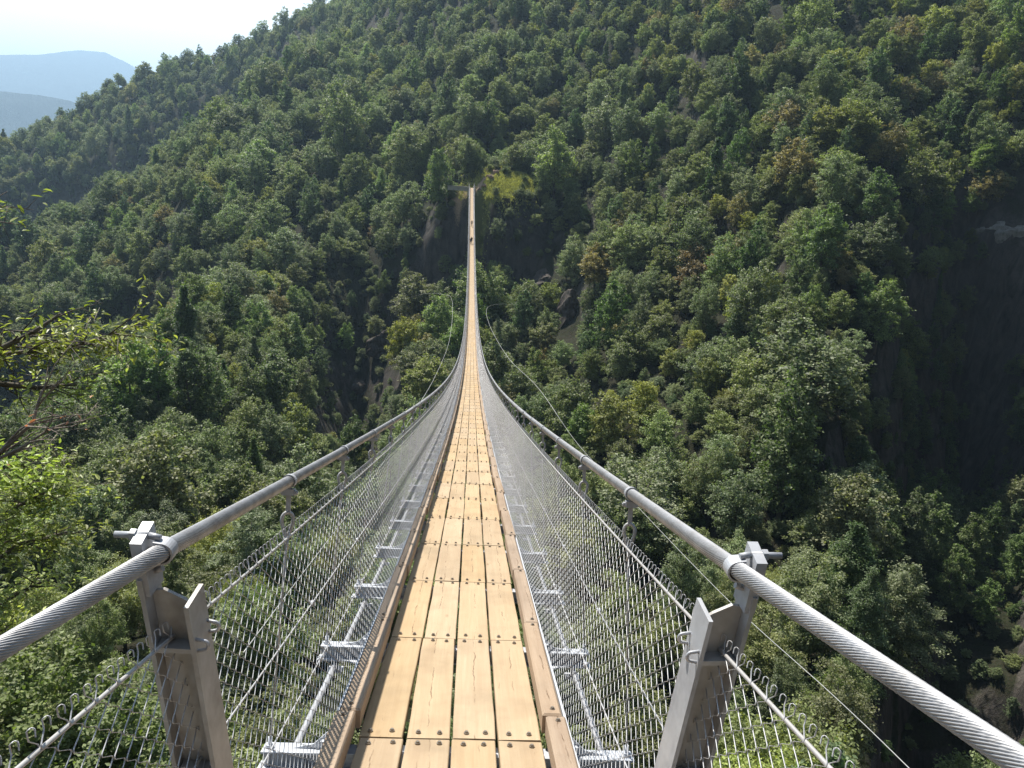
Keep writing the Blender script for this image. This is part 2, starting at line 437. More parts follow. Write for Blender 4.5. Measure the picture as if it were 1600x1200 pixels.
for _i, _c in enumerate(CANOPY):
    _c = sorted(_c, key=lambda t: t[1])
    if _i <= 7:                                    # the far ridge falls away behind its crest
        _c = _c + [(_c[-1][0], 900, _c[-1][2] - 60), (_c[-1][0], 1300, _c[-1][2] - 260)]
    else:
        _c = _c + [(_c[-1][0], 620, _c[-1][2] + 60), (_c[-1][0], 1300, _c[-1][2] + 60)]
    a0 = _c[0]
    _c = [(a0[0], 4.0, -4.0), (a0[0], 14.0, -15.0)] + _c
    lr = np.log([t[1] for t in _c])
    _AZ[_i] = np.interp(_LR, lr, [t[0] for t in _c])
    _ZC[_i] = np.interp(_LR, lr, [t[2] for t in _c])
_k = np.array([1, 2, 3, 2, 1.]); _k /= _k.sum()
for _i in range(NCOL):
    _ZC[_i] = np.convolve(np.pad(_ZC[_i], 2, 'edge'), _k, 'valid')

def canopy_z(x, y):
    x = np.atleast_1d(np.asarray(x, float)); y = np.atleast_1d(np.asarray(y, float))
    r = np.clip(np.hypot(x, y), 4.0, 1299.0); az = np.degrees(np.arctan2(x, y))
    g = (np.log(r) - _LR[0]) / (_LR[1] - _LR[0])
    i = np.clip(g.astype(int), 0, len(_LR) - 2); t = g - i
    A = _AZ[:, i] * (1 - t) + _AZ[:, i + 1] * t
    Z = _ZC[:, i] * (1 - t) + _ZC[:, i + 1] * t
    out = np.where(az <= A[0], Z[0], Z[-1])
    for k in range(NCOL - 1):
        m = (az > A[k]) & (az <= A[k + 1])
        w = np.clip((az - A[k]) / np.maximum(A[k + 1] - A[k], 1e-6), 0, 1)
        w = w * w * (3 - 2 * w) * 0.5 + w * 0.5
        out = np.where(m, Z[k] * (1 - w) + Z[k + 1] * w, out)
    return out

def ground_z(x, y):
    x = np.atleast_1d(np.asarray(x, float)); y = np.atleast_1d(np.asarray(y, float))
    r = np.hypot(x, y)
    off = np.interp(r, [4, 14, 40, 110, 260, 600], [0, 1.0, 6.5, 9.0, 9.5, 10.5])
    z = canopy_z(x, y) - off
    amp = np.interp(r, [10, 60, 300, 700], [0.3, 1.6, 2.6, 5.0])
    az = np.degrees(np.arctan2(x, y))
    z = z + amp * fbm(x / 16.0, y / 16.0, 4, 3) + amp * 0.8 * fbm(x / 47.0, y / 47.0, 2, 9)
    # gullies running down the slope
    gul = fbm(az / 5.5, np.log(r) * 2.2, 3, 21)
    z = z + np.interp(r, [60, 150, 300, 600], [0, 3.0, 8.0, 10.0]) * np.interp(az, [-20, -6], [0.35, 1.0]) * (gul - 0.6 * np.clip(0.12 - np.abs(gul), 0, 1) * 5)
    # rock bands: steep risers between ledges, stronger on the right-hand slope
    t = (z + 7.0 * fbm(x / 23.0, y / 23.0, 3, 71)) / 13.0
    fr = t - np.floor(t)
    st = 13.0 * (fr ** 2 * (3 - 2 * fr) - fr) * 1.55
    k = np.interp(r, [70, 100, 290, 340], [0, 1, 1, 0]) * np.interp(az, [-14, -2, 2, 60], [0.35, 0.35, 0.85, 0.85])
    z = z + k * st
    # the small levelled landing and path at the far bridge head
    dx = x - 9.0; dy = y - 265.0
    w = np.exp(-((dx / 22.0) ** 2 + (dy / 16.0) ** 2) ** 2 * (1 + 0.4 * fbm(x / 7.0, y / 7.0, 3, 88))) * np.clip((y - 255.3) / 2.0 + 4 * np.clip((x - 4) / 4, 0, 1), 0, 1)
    ramp = -4.0 + 0.60 * np.clip(y - 259, 0, 40) + 1.3 * np.clip(y - 257 + 2.0 * fbm(x / 4.0, y / 9.0, 3, 91), -30, 0) - 0.13 * np.clip(x - 2, 0, 30) + 0.07 * np.clip(x, -5, 30) + 1.1 * fbm(x / 6.0, y / 6.0, 3, 55) * np.clip((np.abs(x) - 1.5) / 3, 0, 1)
    z = z * (1 - w) + ramp * w
    # rock below the far head is cut away sharply
    cut = np.clip((256.3 - y) / 2.0, 0, 1) * np.exp(-((x + 7) / 10.0) ** 4) * np.clip((y - 225) / 10, 0, 1)
    z = z - cut * 3.0
    # behind and beside the near head the hillside climbs, steepened unseen to block sky light
    near = -3.2 - 0.15 * y + np.clip(np.abs(x) - 3, 0, 60) * -0.75
    climb = 0.85 * np.clip(-y - 9 - 0.10 * np.abs(x), 0, 620) + 4.0 * fbm(x / 30.0, y / 30.0, 3, 61)
    z = np.where(y < 0, np.maximum(np.maximum(z, near), np.where(-y - 9 - 0.10 * np.abs(x) > 0, climb - 3.0, -1e3)), z)
    return z

def slope_at(x, y, e=1.5):
    gx = (ground_z(x + e, y) - ground_z(x - e, y)) / (2 * e)
    gy = (ground_z(x, y + e) - ground_z(x, y - e)) / (2 * e)
    return np.hypot(gx, gy)

def build_terrain():
    azs = np.radians(np.concatenate([np.linspace(-180, -62, 40)[:-1], np.linspace(-62, 66, 620), np.linspace(66, 180, 40)[1:-1]]))
    rs = np.concatenate([[1.2, 2.4], np.geomspace(4.0, 1290.0, 500)])
    A, Rr = np.meshgrid(azs, rs, indexing='ij')
    X = Rr * np.sin(A); Y = Rr * np.cos(A)
    Z = ground_z(X.ravel(), Y.ravel()).reshape(X.shape)
    # rough rock where it is steep
    sl = slope_at(X.ravel(), Y.ravel(), 2.0).reshape(X.shape)
    rug = np.clip((sl - 1.1) / 1.2, 0, 1) * (Rr > 30)
    nzr = fbm(X / 5.0 + Z / 7.0, Y / 5.0 - Z / 9.0, 4, 77)
    push = rug * 2.6 * nzr
    X = X + push * np.sin(A) * 0.8; Y = Y + push * np.cos(A) * 0.8; Z = Z + rug * 1.2 * fbm(X / 3.0, Y / 3.0 + Z / 4.0, 3, 78)
    na, nr = X.shape
    verts = np.stack([X, Y, Z], -1).reshape(-1, 3)
    i, j = np.meshgrid(np.arange(na), np.arange(nr - 1), indexing='ij')
    i2 = (i + 1) % na
    faces = np.stack([i * nr + j, i * nr + j + 1, i2 * nr + j + 1, i2 * nr + j], -1).reshape(-1, 4)
    me = np_mesh('hillside', verts, faces, True)
    # where the ground cover is meadow rather than leaf litter
    at = me.attributes.new('meadow', 'FLOAT', 'POINT')
    al = ((verts[:, 0] - 1) * 0.80 + (verts[:, 1] - 258) * 0.60); pe = (-(verts[:, 0] - 1) * 0.60 + (verts[:, 1] - 258) * 0.80)
    d = np.exp(-(np.clip(np.abs(pe + 1.5) - 1.0, 0, None) / 4.5) ** 2 - (np.clip(np.abs(al - 11) - 9, 0, None) / 5.0) ** 2)
    at.data.foreach_set('value', d.astype(np.float32))
    pt = me.attributes.new('path', 'FLOAT', 'POINT')
    px = np.clip(verts[:, 1] - 257, 0, 30)
    line = np.abs(verts[:, 0] - (0.2 + 0.62 * px + 0.6 * np.sin(px * 0.8)))
    d2 = np.exp(-(line / 1.0) ** 2) * ((verts[:, 1] > 255) & (verts[:, 1] < 276))
    d3 = np.exp(-(((verts[:, 0] + 3.0) / 4.5) ** 2 + ((verts[:, 1] - 260) / 2.6) ** 2))
    pt.data.foreach_set('value', np.maximum(d2, d3).astype(np.float32))
    return me

def mat_ground():
    m = NT('forest_floor_and_rock')
    pos = m.pos()
    geo = m.t.nodes.new('ShaderNodeNewGeometry')
    sep = m.t.nodes.new('ShaderNodeSeparateXYZ'); m.t.links.new(geo.outputs['Normal'], sep.inputs[0])
    n1 = m.noise(0.35, pos, 6, 0.65); n2 = m.noise(2.2, pos, 5, 0.6)
    litter = m.mix(m.ramp(n1, [(0.35, 0.0), (0.65, 1.0)]), (0.024, 0.021, 0.014), (0.024, 0.033, 0.012))
    litter = m.mix(m.ramp(n2, [(0.45, 0.0), (0.7, 1.0)]), litter, (0.045, 0.040, 0.026))
    n3 = m.noise(1.0, m.mapping(pos, (0.45, 0.45, 0.13)), 9, 0.72, 0.9)
    rock = m.mix(m.ramp(n3, [(0.32, 0.0), (0.68, 1.0)]), (0.016, 0.015, 0.014), (0.125, 0.110, 0.096))
    rock = m.mix(m.ramp(n2, [(0.55, 0.0), (0.75, 0.7)]), rock, (0.035, 0.045, 0.02))
    steep = m.ramp(m.math('ADD', sep.outputs[2], m.math('MULTIPLY', m.math('SUBTRACT', n1, 0.5), 0.35)), [(0.46, 1.0), (0.60, 0.0)])
    col = m.mix(steep, litter, rock)
    at = m.t.nodes.new('ShaderNodeAttribute'); at.attribute_name = 'meadow'
    pa = m.t.nodes.new('ShaderNodeAttribute'); pa.attribute_name = 'path'
    mead = m.mix(n2, (0.12, 0.145, 0.045), (0.20, 0.195, 0.080))
    md = m.ramp(m.math('ADD', at.outputs['Fac'], m.math('MULTIPLY', m.math('SUBTRACT', n1, 0.5), 0.5)), [(0.40, 0.0), (0.60, 1.0)])
    col = m.mix(md, col, mead)
    pd = m.ramp(m.math('ADD', pa.outputs['Fac'], m.math('MULTIPLY', m.math('SUBTRACT', n2, 0.5), 0.5)), [(0.40, 0.0), (0.62, 1.0)])
    col = m.mix(pd, col, (0.42, 0.30, 0.20))
    h = m.math('ADD', m.math('MULTIPLY', n3, 1.0), m.math('MULTIPLY', n2, 0.3))
    return m.done(m.bsdf(col, 0.95, 0, 0.15, m.bump(h, 0.9, 0.6)))

M['ground'] = mat_ground()
ter = meshobj('hillside', build_terrain(), M['ground'])
tag(ter, kind='structure')

# far mountains down the valley
def mountain(name, crest, depth, base, mat, seed, rough):
    crest = np.array(crest, float) * 1.9
    t = np.linspace(0, len(crest) - 1, 160)
    cx = np.interp(t, range(len(crest)), crest[:, 0]); cy = np.interp(t, range(len(crest)), crest[:, 1]); cz = np.interp(t, range(len(crest)), crest[:, 2])
    dirx, diry = cx / np.hypot(cx, cy), cy / np.hypot(cx, cy)
    s = np.linspace(-1, 1, 61)
    T, S = np.meshgrid(np.arange(160), s, indexing='ij')
    X = cx[T] + dirx[T] * S * depth; Y = cy[T] + diry[T] * S * depth
    prof = 1 - np.abs(S) ** 1.15
    nz = fbm(X / rough, Y / rough, 5, seed)
    Z = base + (cz[T] - base) * prof + nz * rough * 0.20 * (0.25 + np.abs(S) * (1.15 - np.abs(S)) * 3.0)
    v = np.stack([X, Y, Z], -1).reshape(-1, 3)
    i, j = np.meshgrid(np.arange(159), np.arange(60), indexing='ij')
    f = np.stack([i * 61 + j, i * 61 + j + 1, (i + 1) * 61 + j + 1, (i + 1) * 61 + j], -1).reshape(-1, 4)
    o = meshobj(name, np_mesh(name, v, f[:, ::-1], True), mat)
    tag(o, kind='structure')
    return o

def mat_far():
    m = NT('distant_forest_slope')
    pos = m.pos()
    n1 = m.noise(0.012, pos, 7, 0.7)
    n2 = m.noise(0.12, pos, 3, 0.6)
    col = m.mix(m.ramp(n1, [(0.35, 0.0), (0.65, 1.0)]), (0.012, 0.021, 0.016), (0.042, 0.054, 0.034))
    return m.done(m.bsdf(col, 0.95, 0, 0.1, m.bump(m.math('ADD', n1, n2), 1.0, 25.0)))
M['far'] = mat_far()
mountain('mountain', [(-4372, 4106, 60), (-4072, 4406, 122), (-3575, 4819, 293), (-3202, 5074, 435), (-2924, 5239, 500), (-2744, 5336, 533), (-2552, 5430, 581), (-2403, 5498, 593), (-2286, 5548, 545), (-2184, 5589, 478), (-1931, 5681, 333), (-1110, 5896, 52), (0, 6000, 40)], 2600, -160, M['far'], 5, 800)
mountain('mountain_spur', [(-2231, 2008, 90), (-2031, 2208, 109), (-1789, 2408, 130), (-1609, 2532, 137), (-1471, 2615, 148), (-1381, 2663, 149), (-1303, 2702, 138), (-1239, 2732, 111), (-1155, 2769, 68), (-973, 2838, -1), (-556, 2948, -109)], 1100, -190, M['far'], 8, 300)
vf = MB(); vf.add([(-14000, -600, -165), (5000, -600, -165), (5000, 15500, -165), (-14000, 15500, -165)], [(0, 1, 2, 3)])
tag(vf.build('valley_floor', M['far']), kind='structure')
# ------------------------------------------------------------------ the footbridge
bridge = empty('suspension_footbridge', (0, 0, 0))
tag(bridge, 'long sagging steel cable footbridge with plank deck and chain-link net sides', 'bridge')
Y0, LP, ROW_A, ROW_B = 3.164, 1.3984, -4, 181       # joints k at Y0+k*LP
CW, CH = 0.772, 1.3105                               # cable half spacing, height above deck
def deck_z(y):
    return -0.2766 * y + 0.2766 / 270.0 * y * y
def bow(y):
    return 0.7957 * y * (256.0 - y) / 128.0 ** 2
def jy(k): return Y0 + k * LP
def P(y, x=0.0, h=0.0):
    return Vector((bow(y) + x, y, deck_z(y) + h))
def bay_matrix(y0, y1):
    a, b = P(y0), P(y1)
    t = (b - a).normalized()
    x = t.cross(Vector((0, 0, 1))).normalized()
    n = x.cross(t)
    m = Matrix((x, t, n)).transposed().to_4x4()
    m.translation = (a + b) / 2
    return m, (b - a).length
BAY = {k: bay_matrix(jy(k), jy(k + 1)) for k in range(ROW_A, ROW_B)}
def node_matrix(y):
    m, _ = bay_matrix(y - 0.1, y + 0.1)
    m.translation = P(y)
    return m

# planks: four boards across, three slightly different sawn shapes
def plank_mesh(i):
    g = np.random.default_rng(500 + i)
    bm = bmesh.new()
    L, W, T, b = LP - 0.013, 0.2105, 0.045, 0.004
    ny = 7
    rows = []
    for a in range(ny):
        y = -L / 2 + L * a / (ny - 1)
        dl, dr = g.normal(0, 0.0012), g.normal(0, 0.0012)
        cup = g.normal(0, 0.0008)
        zz = [(-W / 2 + dl, -T), (-W / 2 + dl, -b), (-W / 2 + b + dl, 0.0), (0.0, cup), (W / 2 - b + dr, 0.0), (W / 2 + dr, -b), (W / 2 + dr, -T)]
        if a in (0, ny - 1): zz = [(x, z - (0.003 if z > -b - 1e-6 else 0)) for x, z in zz]
        sk = g.normal(0, 0.0015) if a in (0, ny - 1) else 0
        rows.append([bm.verts.new((x, y + sk * x * 8, z)) for x, z in zz])
    for a in range(ny - 1):
        for j in range(7):
            j2 = (j + 1) % 7
            bm.faces.new((rows[a][j], rows[a][j2], rows[a + 1][j2], rows[a + 1][j]))
    bm.faces.new(rows[0]); bm.faces.new(list(reversed(rows[-1])))
    bmesh.ops.recalc_face_normals(bm, faces=bm.faces)
    me = bpy.data.meshes.new('plank'); bm.to_mesh(me); bm.free()
    me.materials.append(M['plank'])
    return me
PLANKS = [plank_mesh(i) for i in range(6)]
# a bolt: washer, hexagon head
def bolt_mb(mb, c):
    c = Vector(c)
    mb.tube([c, c + Vector((0, 0, 0.003))], 0.0135, 12, True, False)
    mb.tube([c + Vector((0, 0, 0.003)), c + Vector((0, 0, 0.0105))], [0.0095, 0.0085], 6, True, False)
bmb = MB(); bolt_mb(bmb, (0, 0, 0)); BOLT = bmb.mesh('bolt'); BOLT.materials.append(M['bolt'])
b4 = MB()
BPOS = [(sx * 0.052, sy * (LP / 2 - 0.058)) for sy in (-1, 1) for sx in (-1, 1)]
for x, y in BPOS: bolt_mb(b4, (x, y, 0.0008))
BOLT4 = b4.mesh('bolts'); BOLT4.materials.append(M['bolt'])
PW = 0.225
n_plank = 0
rest_pl = []
for k in range(ROW_A, ROW_B):
    m, L = BAY[k]
    for c in range(4):
        x = (c - 1.5) * PW + rng.normal(0, 0.0025)
        mm = m @ Matrix.Translation((x, rng.normal(0, 0.002), rng.normal(0, 0.0012))) @ Matrix.Rotation(rng.normal(0, 0.0022), 4, 'Z') @ Matrix.Rotation(rng.normal(0, 0.004), 4, 'Y')
        if rng.random() < 0.5: mm = mm @ Matrix.Rotation(math.pi, 4, 'Z')
        mm = mm @ Matrix.Diagonal((1, L / LP, 1, 1))
        me = PLANKS[int(rng.integers(0, 6))]
        if n_plank < 300:
            o = meshobj('plank', me, None, bridge); o.matrix_local = mm; n_plank += 1
            if k < 5:
                for bx, by in BPOS:
                    q = meshobj('bolt', BOLT, None, o)
                    q.location = (bx + rng.normal(0, 0.005), by + rng.normal(0, 0.004), 0.0008)
                    q.rotation_euler = (0, 0, rng.uniform(0, 1))
            elif k < 34:
                q = meshobj('bolts', BOLT4, None, o); tag(q, kind='stuff')
        else:
            rest_pl.append(mm)
def join_many(name, me, mats, mat, parent):
    """one mesh holding many copies of a small mesh"""
    nv = len(me.vertices)
    co = np.empty(nv * 3, np.float32); me.vertices.foreach_get('co', co); co = co.reshape(-1, 3)
    co4 = np.c_[co, np.ones(nv)]
    polys = [tuple(p.vertices) for p in me.polygons]
    V, F = [], []
    for i, mm in enumerate(mats):
        V.append((co4 @ np.array(mm).T)[:, :3])
        F += [tuple(v + i * nv for v in p) for p in polys]
    out = bpy.data.meshes.new(name)
    out.from_pydata(np.concatenate(V).tolist(), [], F)
    o = meshobj(name, out, mat, parent)
    tag(o, kind='stuff')
    return o
slab = MB(); slab.box((0, 0, -0.0225), (0.2115, LP - 0.009, 0.045)); SLAB = slab.mesh('slab')
join_many('far_planks', SLAB, rest_pl, M['plank'], bridge)

# kerb timbers along both edges, stepped from one to the next, each held by a bolt at either end
kb_ = MB(); kb_.box((0, 0, 0.052), (0.098, LP - 0.008, 0.096), None, 0.010); KERB = kb_.mesh('kerb_timber'); KERB.materials.append(M['kerb'])
n_k = 0; rest_k = []
for k in range(ROW_A, ROW_B):
    m, L = BAY[k]
    for s in (-1, 1):
        off = (0.008 if (k % 2) else -0.006) * s + rng.normal(0, 0.003)
        mm = m @ Matrix.Translation((s * 0.503 + off, 0.045, 0.012 + rng.normal(0, 0.002))) @ Matrix.Rotation(rng.normal(0, 0.003), 4, 'Z') @ Matrix.Diagonal((1, L / LP, 1, 1))
        if n_k < 300:
            o = meshobj('kerb_timber', KERB, None, bridge); o.matrix_local = mm; n_k += 1
            if k < 14:
                for sy in (-1, 1):
                    q = meshobj('bolt', BOLT, None, o); q.location = (0.006 * s, sy * (LP / 2 - 0.06), 0.1002)
        else:
            rest_k.append(mm)
kf = MB(); kf.box((0, 0, 0.05), (0.098, LP - 0.008, 0.1)); join_many('far_kerb_timbers', kf.mesh('kerb_plain'), rest_k, M['kerb'], bridge)

# steel angle outside each kerb
def sweep_profile(name, poly, ys, xoff, mat):
    """closed profile (x,h) swept along the deck line"""
    V, F = [], []
    n = len(poly)
    for y in ys:
        for x, h in poly: V.append(P(y, xoff + x, h))
    for i in range(len(ys) - 1):
        for j in range(n):
            j2 = (j + 1) % n
            F.append((i * n + j, i * n + j2, (i + 1) * n + j2, (i + 1) * n + j))
    mb = MB(); mb.add(V, F)
    return mb.build(name, mat, bridge)
ys_all = np.concatenate([np.arange(-2.3, 12, 0.35), np.arange(12, 256.3, 1.4)])
for s in (-1, 1):
    sweep_profile('edge_angle', [(-0.006, -0.06), (0.006, -0.06), (0.006, 0.085), (-0.006, 0.085)], ys_all, s * 0.566, M['beam'])

# cross beams under every joint, with haunch plates up to the kerb and a brace plate
def beam_mesh():
    mb = MB()
    L, H, B, t = 1.80, 0.10, 0.10, 0.010
    zt = -0.062
    mb.box((0, 0, zt - t / 2), (L, B, t), None, 0.001)
    mb.box((0, 0, zt - H + t / 2), (L * 1.02, B, t), None, 0.001)
    mb.box((0, 0, zt - H / 2), (L * 0.992, 0.008, H - 2 * t - 0.001))
    for s in (-1, 1):
        mb.prism([(s * 0.575, zt + 0.001), (s * 0.76, zt + 0.001), (s * 0.66, zt + 0.022), (s * 0.592, zt + 0.085), (s * 0.575, zt + 0.085)], 1, -0.006, 0.006)
        mb.box((s * 0.60, 0, zt + 0.045), (0.045, 0.075, 0.008))
        mb.prism([(s * 0.52, -0.05), (s * 0.80, -0.05), (s * 0.52, -0.17)], 2, zt - H + 0.013, zt - H + 0.021)
        mb.box((s * 0.70, 0, zt - H / 2), (0.008, B * 0.9, H - 2 * t - 0.002))
        mb.tube([(s * 0.868, -0.0, zt - H + 0.012), (s * 0.868, 0.0, zt + 0.05)], 0.011, 8)     # hanger pin
        mb.tube([(s * 0.868, 0.0, zt + 0.001), (s * 0.868, 0.0, zt + 0.016)], 0.022, 6, True, False)
        mb.tube([(s * 0.80, -0.03, zt - H - 0.001), (s * 0.80, -0.03, zt - H - 0.075)], 0.007, 6)
        mb.tube([(s * 0.80, 0.03, zt - H - 0.001), (s * 0.80, 0.03, zt - H - 0.075)], 0.007, 6)
        mb.box((s * 0.80, 0, zt - H - 0.072), (0.10, 0.11, 0.008))
    return mb.mesh('cross_beam')
BEAM = beam_mesh(); BEAM.materials.append(M['beam'])
for k in range(ROW_A + 1, ROW_B):
    o = meshobj('cross_beam', BEAM, None, bridge); o.matrix_local = node_matrix(jy(k))

# carrying ropes slung beneath the beams
def line_tube(name, x, h, rad, mat, ys=None, n=10, parent=bridge):
    mb = MB()
    mb.tube([P(y, x, h) for y in (ys if ys is not None else ys_all)], rad, n)
    return mb.build(name, mat, parent)
for s in (-1, 1):
    line_tube('carrying_rope', s * 0.80, -0.196, 0.019, M['galv'])

# main cables: laid strands near the eye, plain beyond
def main_cable(s):
    Rr0, NS = 0.0250, 24
    V, F = [], []
    ys = np.concatenate([np.arange(-0.6, 9.0, 0.02), np.geomspace(9.0, 256.5, 150)])
    npr = NS * 4
    lay = math.tan(R(24)) / Rr0
    arc = 0.0
    prev = None
    for i, y in enumerate(ys):
        def CP(q):
            e = max(0.0, 1.86 - q)               # behind the post the cable drops and splays to its anchorage
            kx, kz = (0.40, 0.30) if s < 0 else (0.17, 0.10)
            return P(q, s * (CW + kx * e), CH - kz * e)
        c = CP(y)
        c2 = CP(y + 0.05)
        t = (c2 - c).normalized()
        a = t.cross(Vector((0, 0, 1))).normalized(); b = a.cross(t)
        if prev is not None: arc += (c - prev).length
        prev = c
        fade = min(1.0, max(0.0, (10.5 - y) / 3.0))
        tw = arc * lay if y < 10.5 else 0
        w = np.linspace(0, 2 * math.pi, npr, endpoint=False)
        bump = np.abs(np.cos(w * NS / 2.0)) ** 0.8
        rad = Rr0 - 0.0030 * fade * (1 - bump)
        ang = w + tw * s
        V.append(np.array(c)[None] + np.cos(ang)[:, None] * rad[:, None] * np.array(a)[None] + np.sin(ang)[:, None] * rad[:, None] * np.array(b)[None])
        if y >= 10.5 and i + 1 < len(ys) and False: break
    V = np.concatenate(V)
    n = len(ys)
    i, j = np.meshgrid(np.arange(n - 1), np.arange(npr), indexing='ij')
    j2 = (j + 1) % npr
    F = np.stack([i * npr + j, i * npr + j2, (i + 1) * npr + j2, (i + 1) * npr + j], -1).reshape(-1, 4)
    return meshobj('main_cable', np_mesh('main_cable', V, F, True), M['cable'], bridge)
for s in (-1, 1): main_cable(s)

# hangers: clamp on the cable, strap, eye, rope down to the beam end
def hanger_parts():
    cl = MB()
    ring = [(math.cos(a) * 0.0312, math.sin(a) * 0.0312) for a in np.linspace(0, 2 * math.pi, 21)[:-1]]
    inner = [(x * 0.86, z * 0.86) for x, z in ring]
    hw = 0.016
    V = [(x, -hw, z) for x, z in ring] + [(x, hw, z) for x, z in ring] + [(x, -hw, z) for x, z in inner] + [(x, hw, z) for x, z in inner]
    F = []
    for i in range(20):
        j = (i + 1) % 20
        F += [(i, j, 20 + j, 20 + i), (40 + j, 40 + i, 60 + i, 60 + j), (i, 40 + i, 40 + j, j), (20 + j, 60 + j, 60 + i, 20 + i)]
    cl.add(V, F, False)
    cl.box((0, 0, -0.047), (0.050, 0.034, 0.030), None, 0.003)
    cl.tube([(-0.040, 0, -0.050), (0.040, 0, -0.050)], 0.0065, 8)
    for s in (-1, 1): cl.tube([(s * 0.026, 0, -0.050), (s * 0.036, 0, -0.050)], 0.012, 6, True, False)
    cl.box((0, 0, -0.105), (0.020, 0.008, 0.088))
    ey = MB()
    pts = []
    for a in np.linspace(0, 2 * math.pi, 27):
        # pear-shaped thimble hanging on the strap
        x = 0.0315 * math.sin(a) * (0.72 + 0.36 * math.cos(a)); z = -0.190 + 0.047 * math.cos(a) - 0.016 * (1 - abs(math.sin(a))) * (1 if math.cos(a) < 0 else -0.3)
        pts.append((x, 0, z))
    ey.tube(pts, 0.0085, 7, False)
    ey.tube([(0, 0, -0.243), (0, 0, -0.31)], [0.011, 0.009], 8)
    return cl.mesh('clamp'), ey.mesh('eye')
CLAMP, EYE_M = hanger_parts()
CLAMP.materials.append(M['galv']); EYE_M.materials.append(M['rope'])
rp_ = MB(); rp_.tube([(0, 0, 0), (0, 0, -1)], 0.0055, 6)
ROPE = rp_.mesh('hanger_rope'); ROPE.materials.append(M['rope'])
hg = MB()
hg.tube([(0, -0.016, 0), (0, 0.016, 0)], 0.034, 10, True)
hg.box((0, 0, -0.10), (0.022, 0.012, 0.12)); hg.box((0, 0, -0.19), (0.06, 0.012, 0.09))
FARH = hg.mesh('hanger'); FARH.materials.append(M['galv'])
n_h = 0; far_h = []
for k in range(0, ROW_B):
    y = jy(k) + 0.07
    for s in (-1, 1):
        top = P(y, s * CW, CH)
        t = (P(y + 0.05, s * CW, CH) - top).normalized()
        x = t.cross(Vector((0, 0, 1))).normalized(); n = x.cross(t)
        mt = Matrix((x, t, n)).transposed().to_4x4(); mt.translation = top
        bot = node_matrix(jy(k)) @ Vector((s * 0.868, 0, -0.03))
        if k < 24:
            h = empty('hanger', (0, 0, 0), 0, bridge); h.matrix_local = mt
            meshobj('clamp', CLAMP, None, h)
            e = meshobj('eye', EYE_M, None, h); e.rotation_euler = (0, 0, rng.normal(0, 0.5))
            r = meshobj('rope', ROPE, None, h)
            a = mt.inverted() @ bot; st = Vector((0, 0, -0.28)); d = a - st
            r.matrix_local = Matrix.Translation(st) @ (-d).to_track_quat('Z', 'Y').to_matrix().to_4x4() @ Matrix.Diagonal((1, 1, d.length, 1))
        elif n_h < 250:
            o = meshobj('hanger', FARH, None, bridge); o.matrix_local = mt; n_h += 1
        else:
            far_h.append(mt)
join_many('far_hangers', FARH, far_h, M['galv'], bridge)

# chain-link netting: zigzag wires knuckled over a top rope, one panel per bay
NB, NTX, NTZ = 0.580, 0.760, 1.055                   # foot offset, top offset and height
def net_mesh(step, vstep, rad, sides, hooks, fine=False):
    """wires running from kerb to rope in the (along, up) plane, mapped to the sloping net"""
    mb_v, mb_f = [], []
    nw = int(round(LP / step))
    st = LP / nw
    Hn = math.hypot(NTX - NB, NTZ + 0.03)
    ux = (NTX - NB) / Hn; uz = (NTZ + 0.03) / Hn
    nv = int(round(Hn / vstep))
    for w in range(nw):
        y0 = -LP / 2 + (w + 0.5) * st
        ph = w % 2                                    # neighbours run in counter-phase and hook round one another
        pts = []
        for i in range(nv):
            d = Hn * i / nv
            sg = 1 if (i + ph) % 2 else -1
            if fine:                                  # rounded bends
                for f, c in ((-0.16, 0.88), (0.0, 1.0), (0.16, 0.88)):
                    pts.append((y0 + sg * c * st * 0.545, max(0.0, d + f * vstep), 0.0032 * sg * c))
            else:
                pts.append((y0 + sg * st * 0.53, d, 0.0030 * sg))
        if hooks:
            pts += [(y0, Hn - 0.008, 0.004), (y0 - 0.001, Hn + 0.010, 0.005), (y0, Hn + 0.0135, 0.002), (y0 + 0.004, Hn + 0.0155, -0.001), (y0 + 0.0075, Hn + 0.0125, -0.004), (y0 + 0.008, Hn + 0.008, -0.005), (y0 + 0.006, Hn - 0.004, -0.006)]
        n = len(pts)
        base = len(mb_v)
        for i, (yy, d, o) in enumerate(pts):
            for q in range(sides):
                a = 2 * math.pi * q / sides
                mb_v.append((NB + ux * d + (o + math.cos(a) * rad) * uz, yy + math.sin(a) * rad * 1.1, -0.03 + uz * d - (o + math.cos(a) * rad) * ux))
        for i in range(n - 1):
            for q in range(sides):
                q2 = (q + 1) % sides
                mb_f.append((base + i * sides + q, base + i * sides + q2, base + (i + 1) * sides + q2, base + (i + 1) * sides + q))
    me = np_mesh('net_panel', mb_v, mb_f, True)
    me.materials.append(M['wire'])
    return me
NET_NEAR = net_mesh(0.050, 0.030, 0.0017, 5, True, True)
NET_MID = NET_NEAR
NET_FAR = net_mesh(0.100, 0.060, 0.0032, 5, False, True)
n_n = 0; far_n = []
MIR = Matrix.Diagonal((-1, 1, 1, 1))
for k in range(ROW_A, ROW_B):
    m, L = BAY[k]
    for s in (-1, 1):
        mm = m @ Matrix.Diagonal((1, L / LP, 1, 1))
        if s < 0: mm = mm @ MIR
        if n_n < 300:
            o = meshobj('net_panel', NET_NEAR if k < 6 else (NET_MID if k < 40 else NET_FAR), None, bridge)
            o.matrix_local = mm; n_n += 1
        else:
            far_n.append(mm)
join_many('far_net', NET_FAR, far_n, M['wire'], bridge)
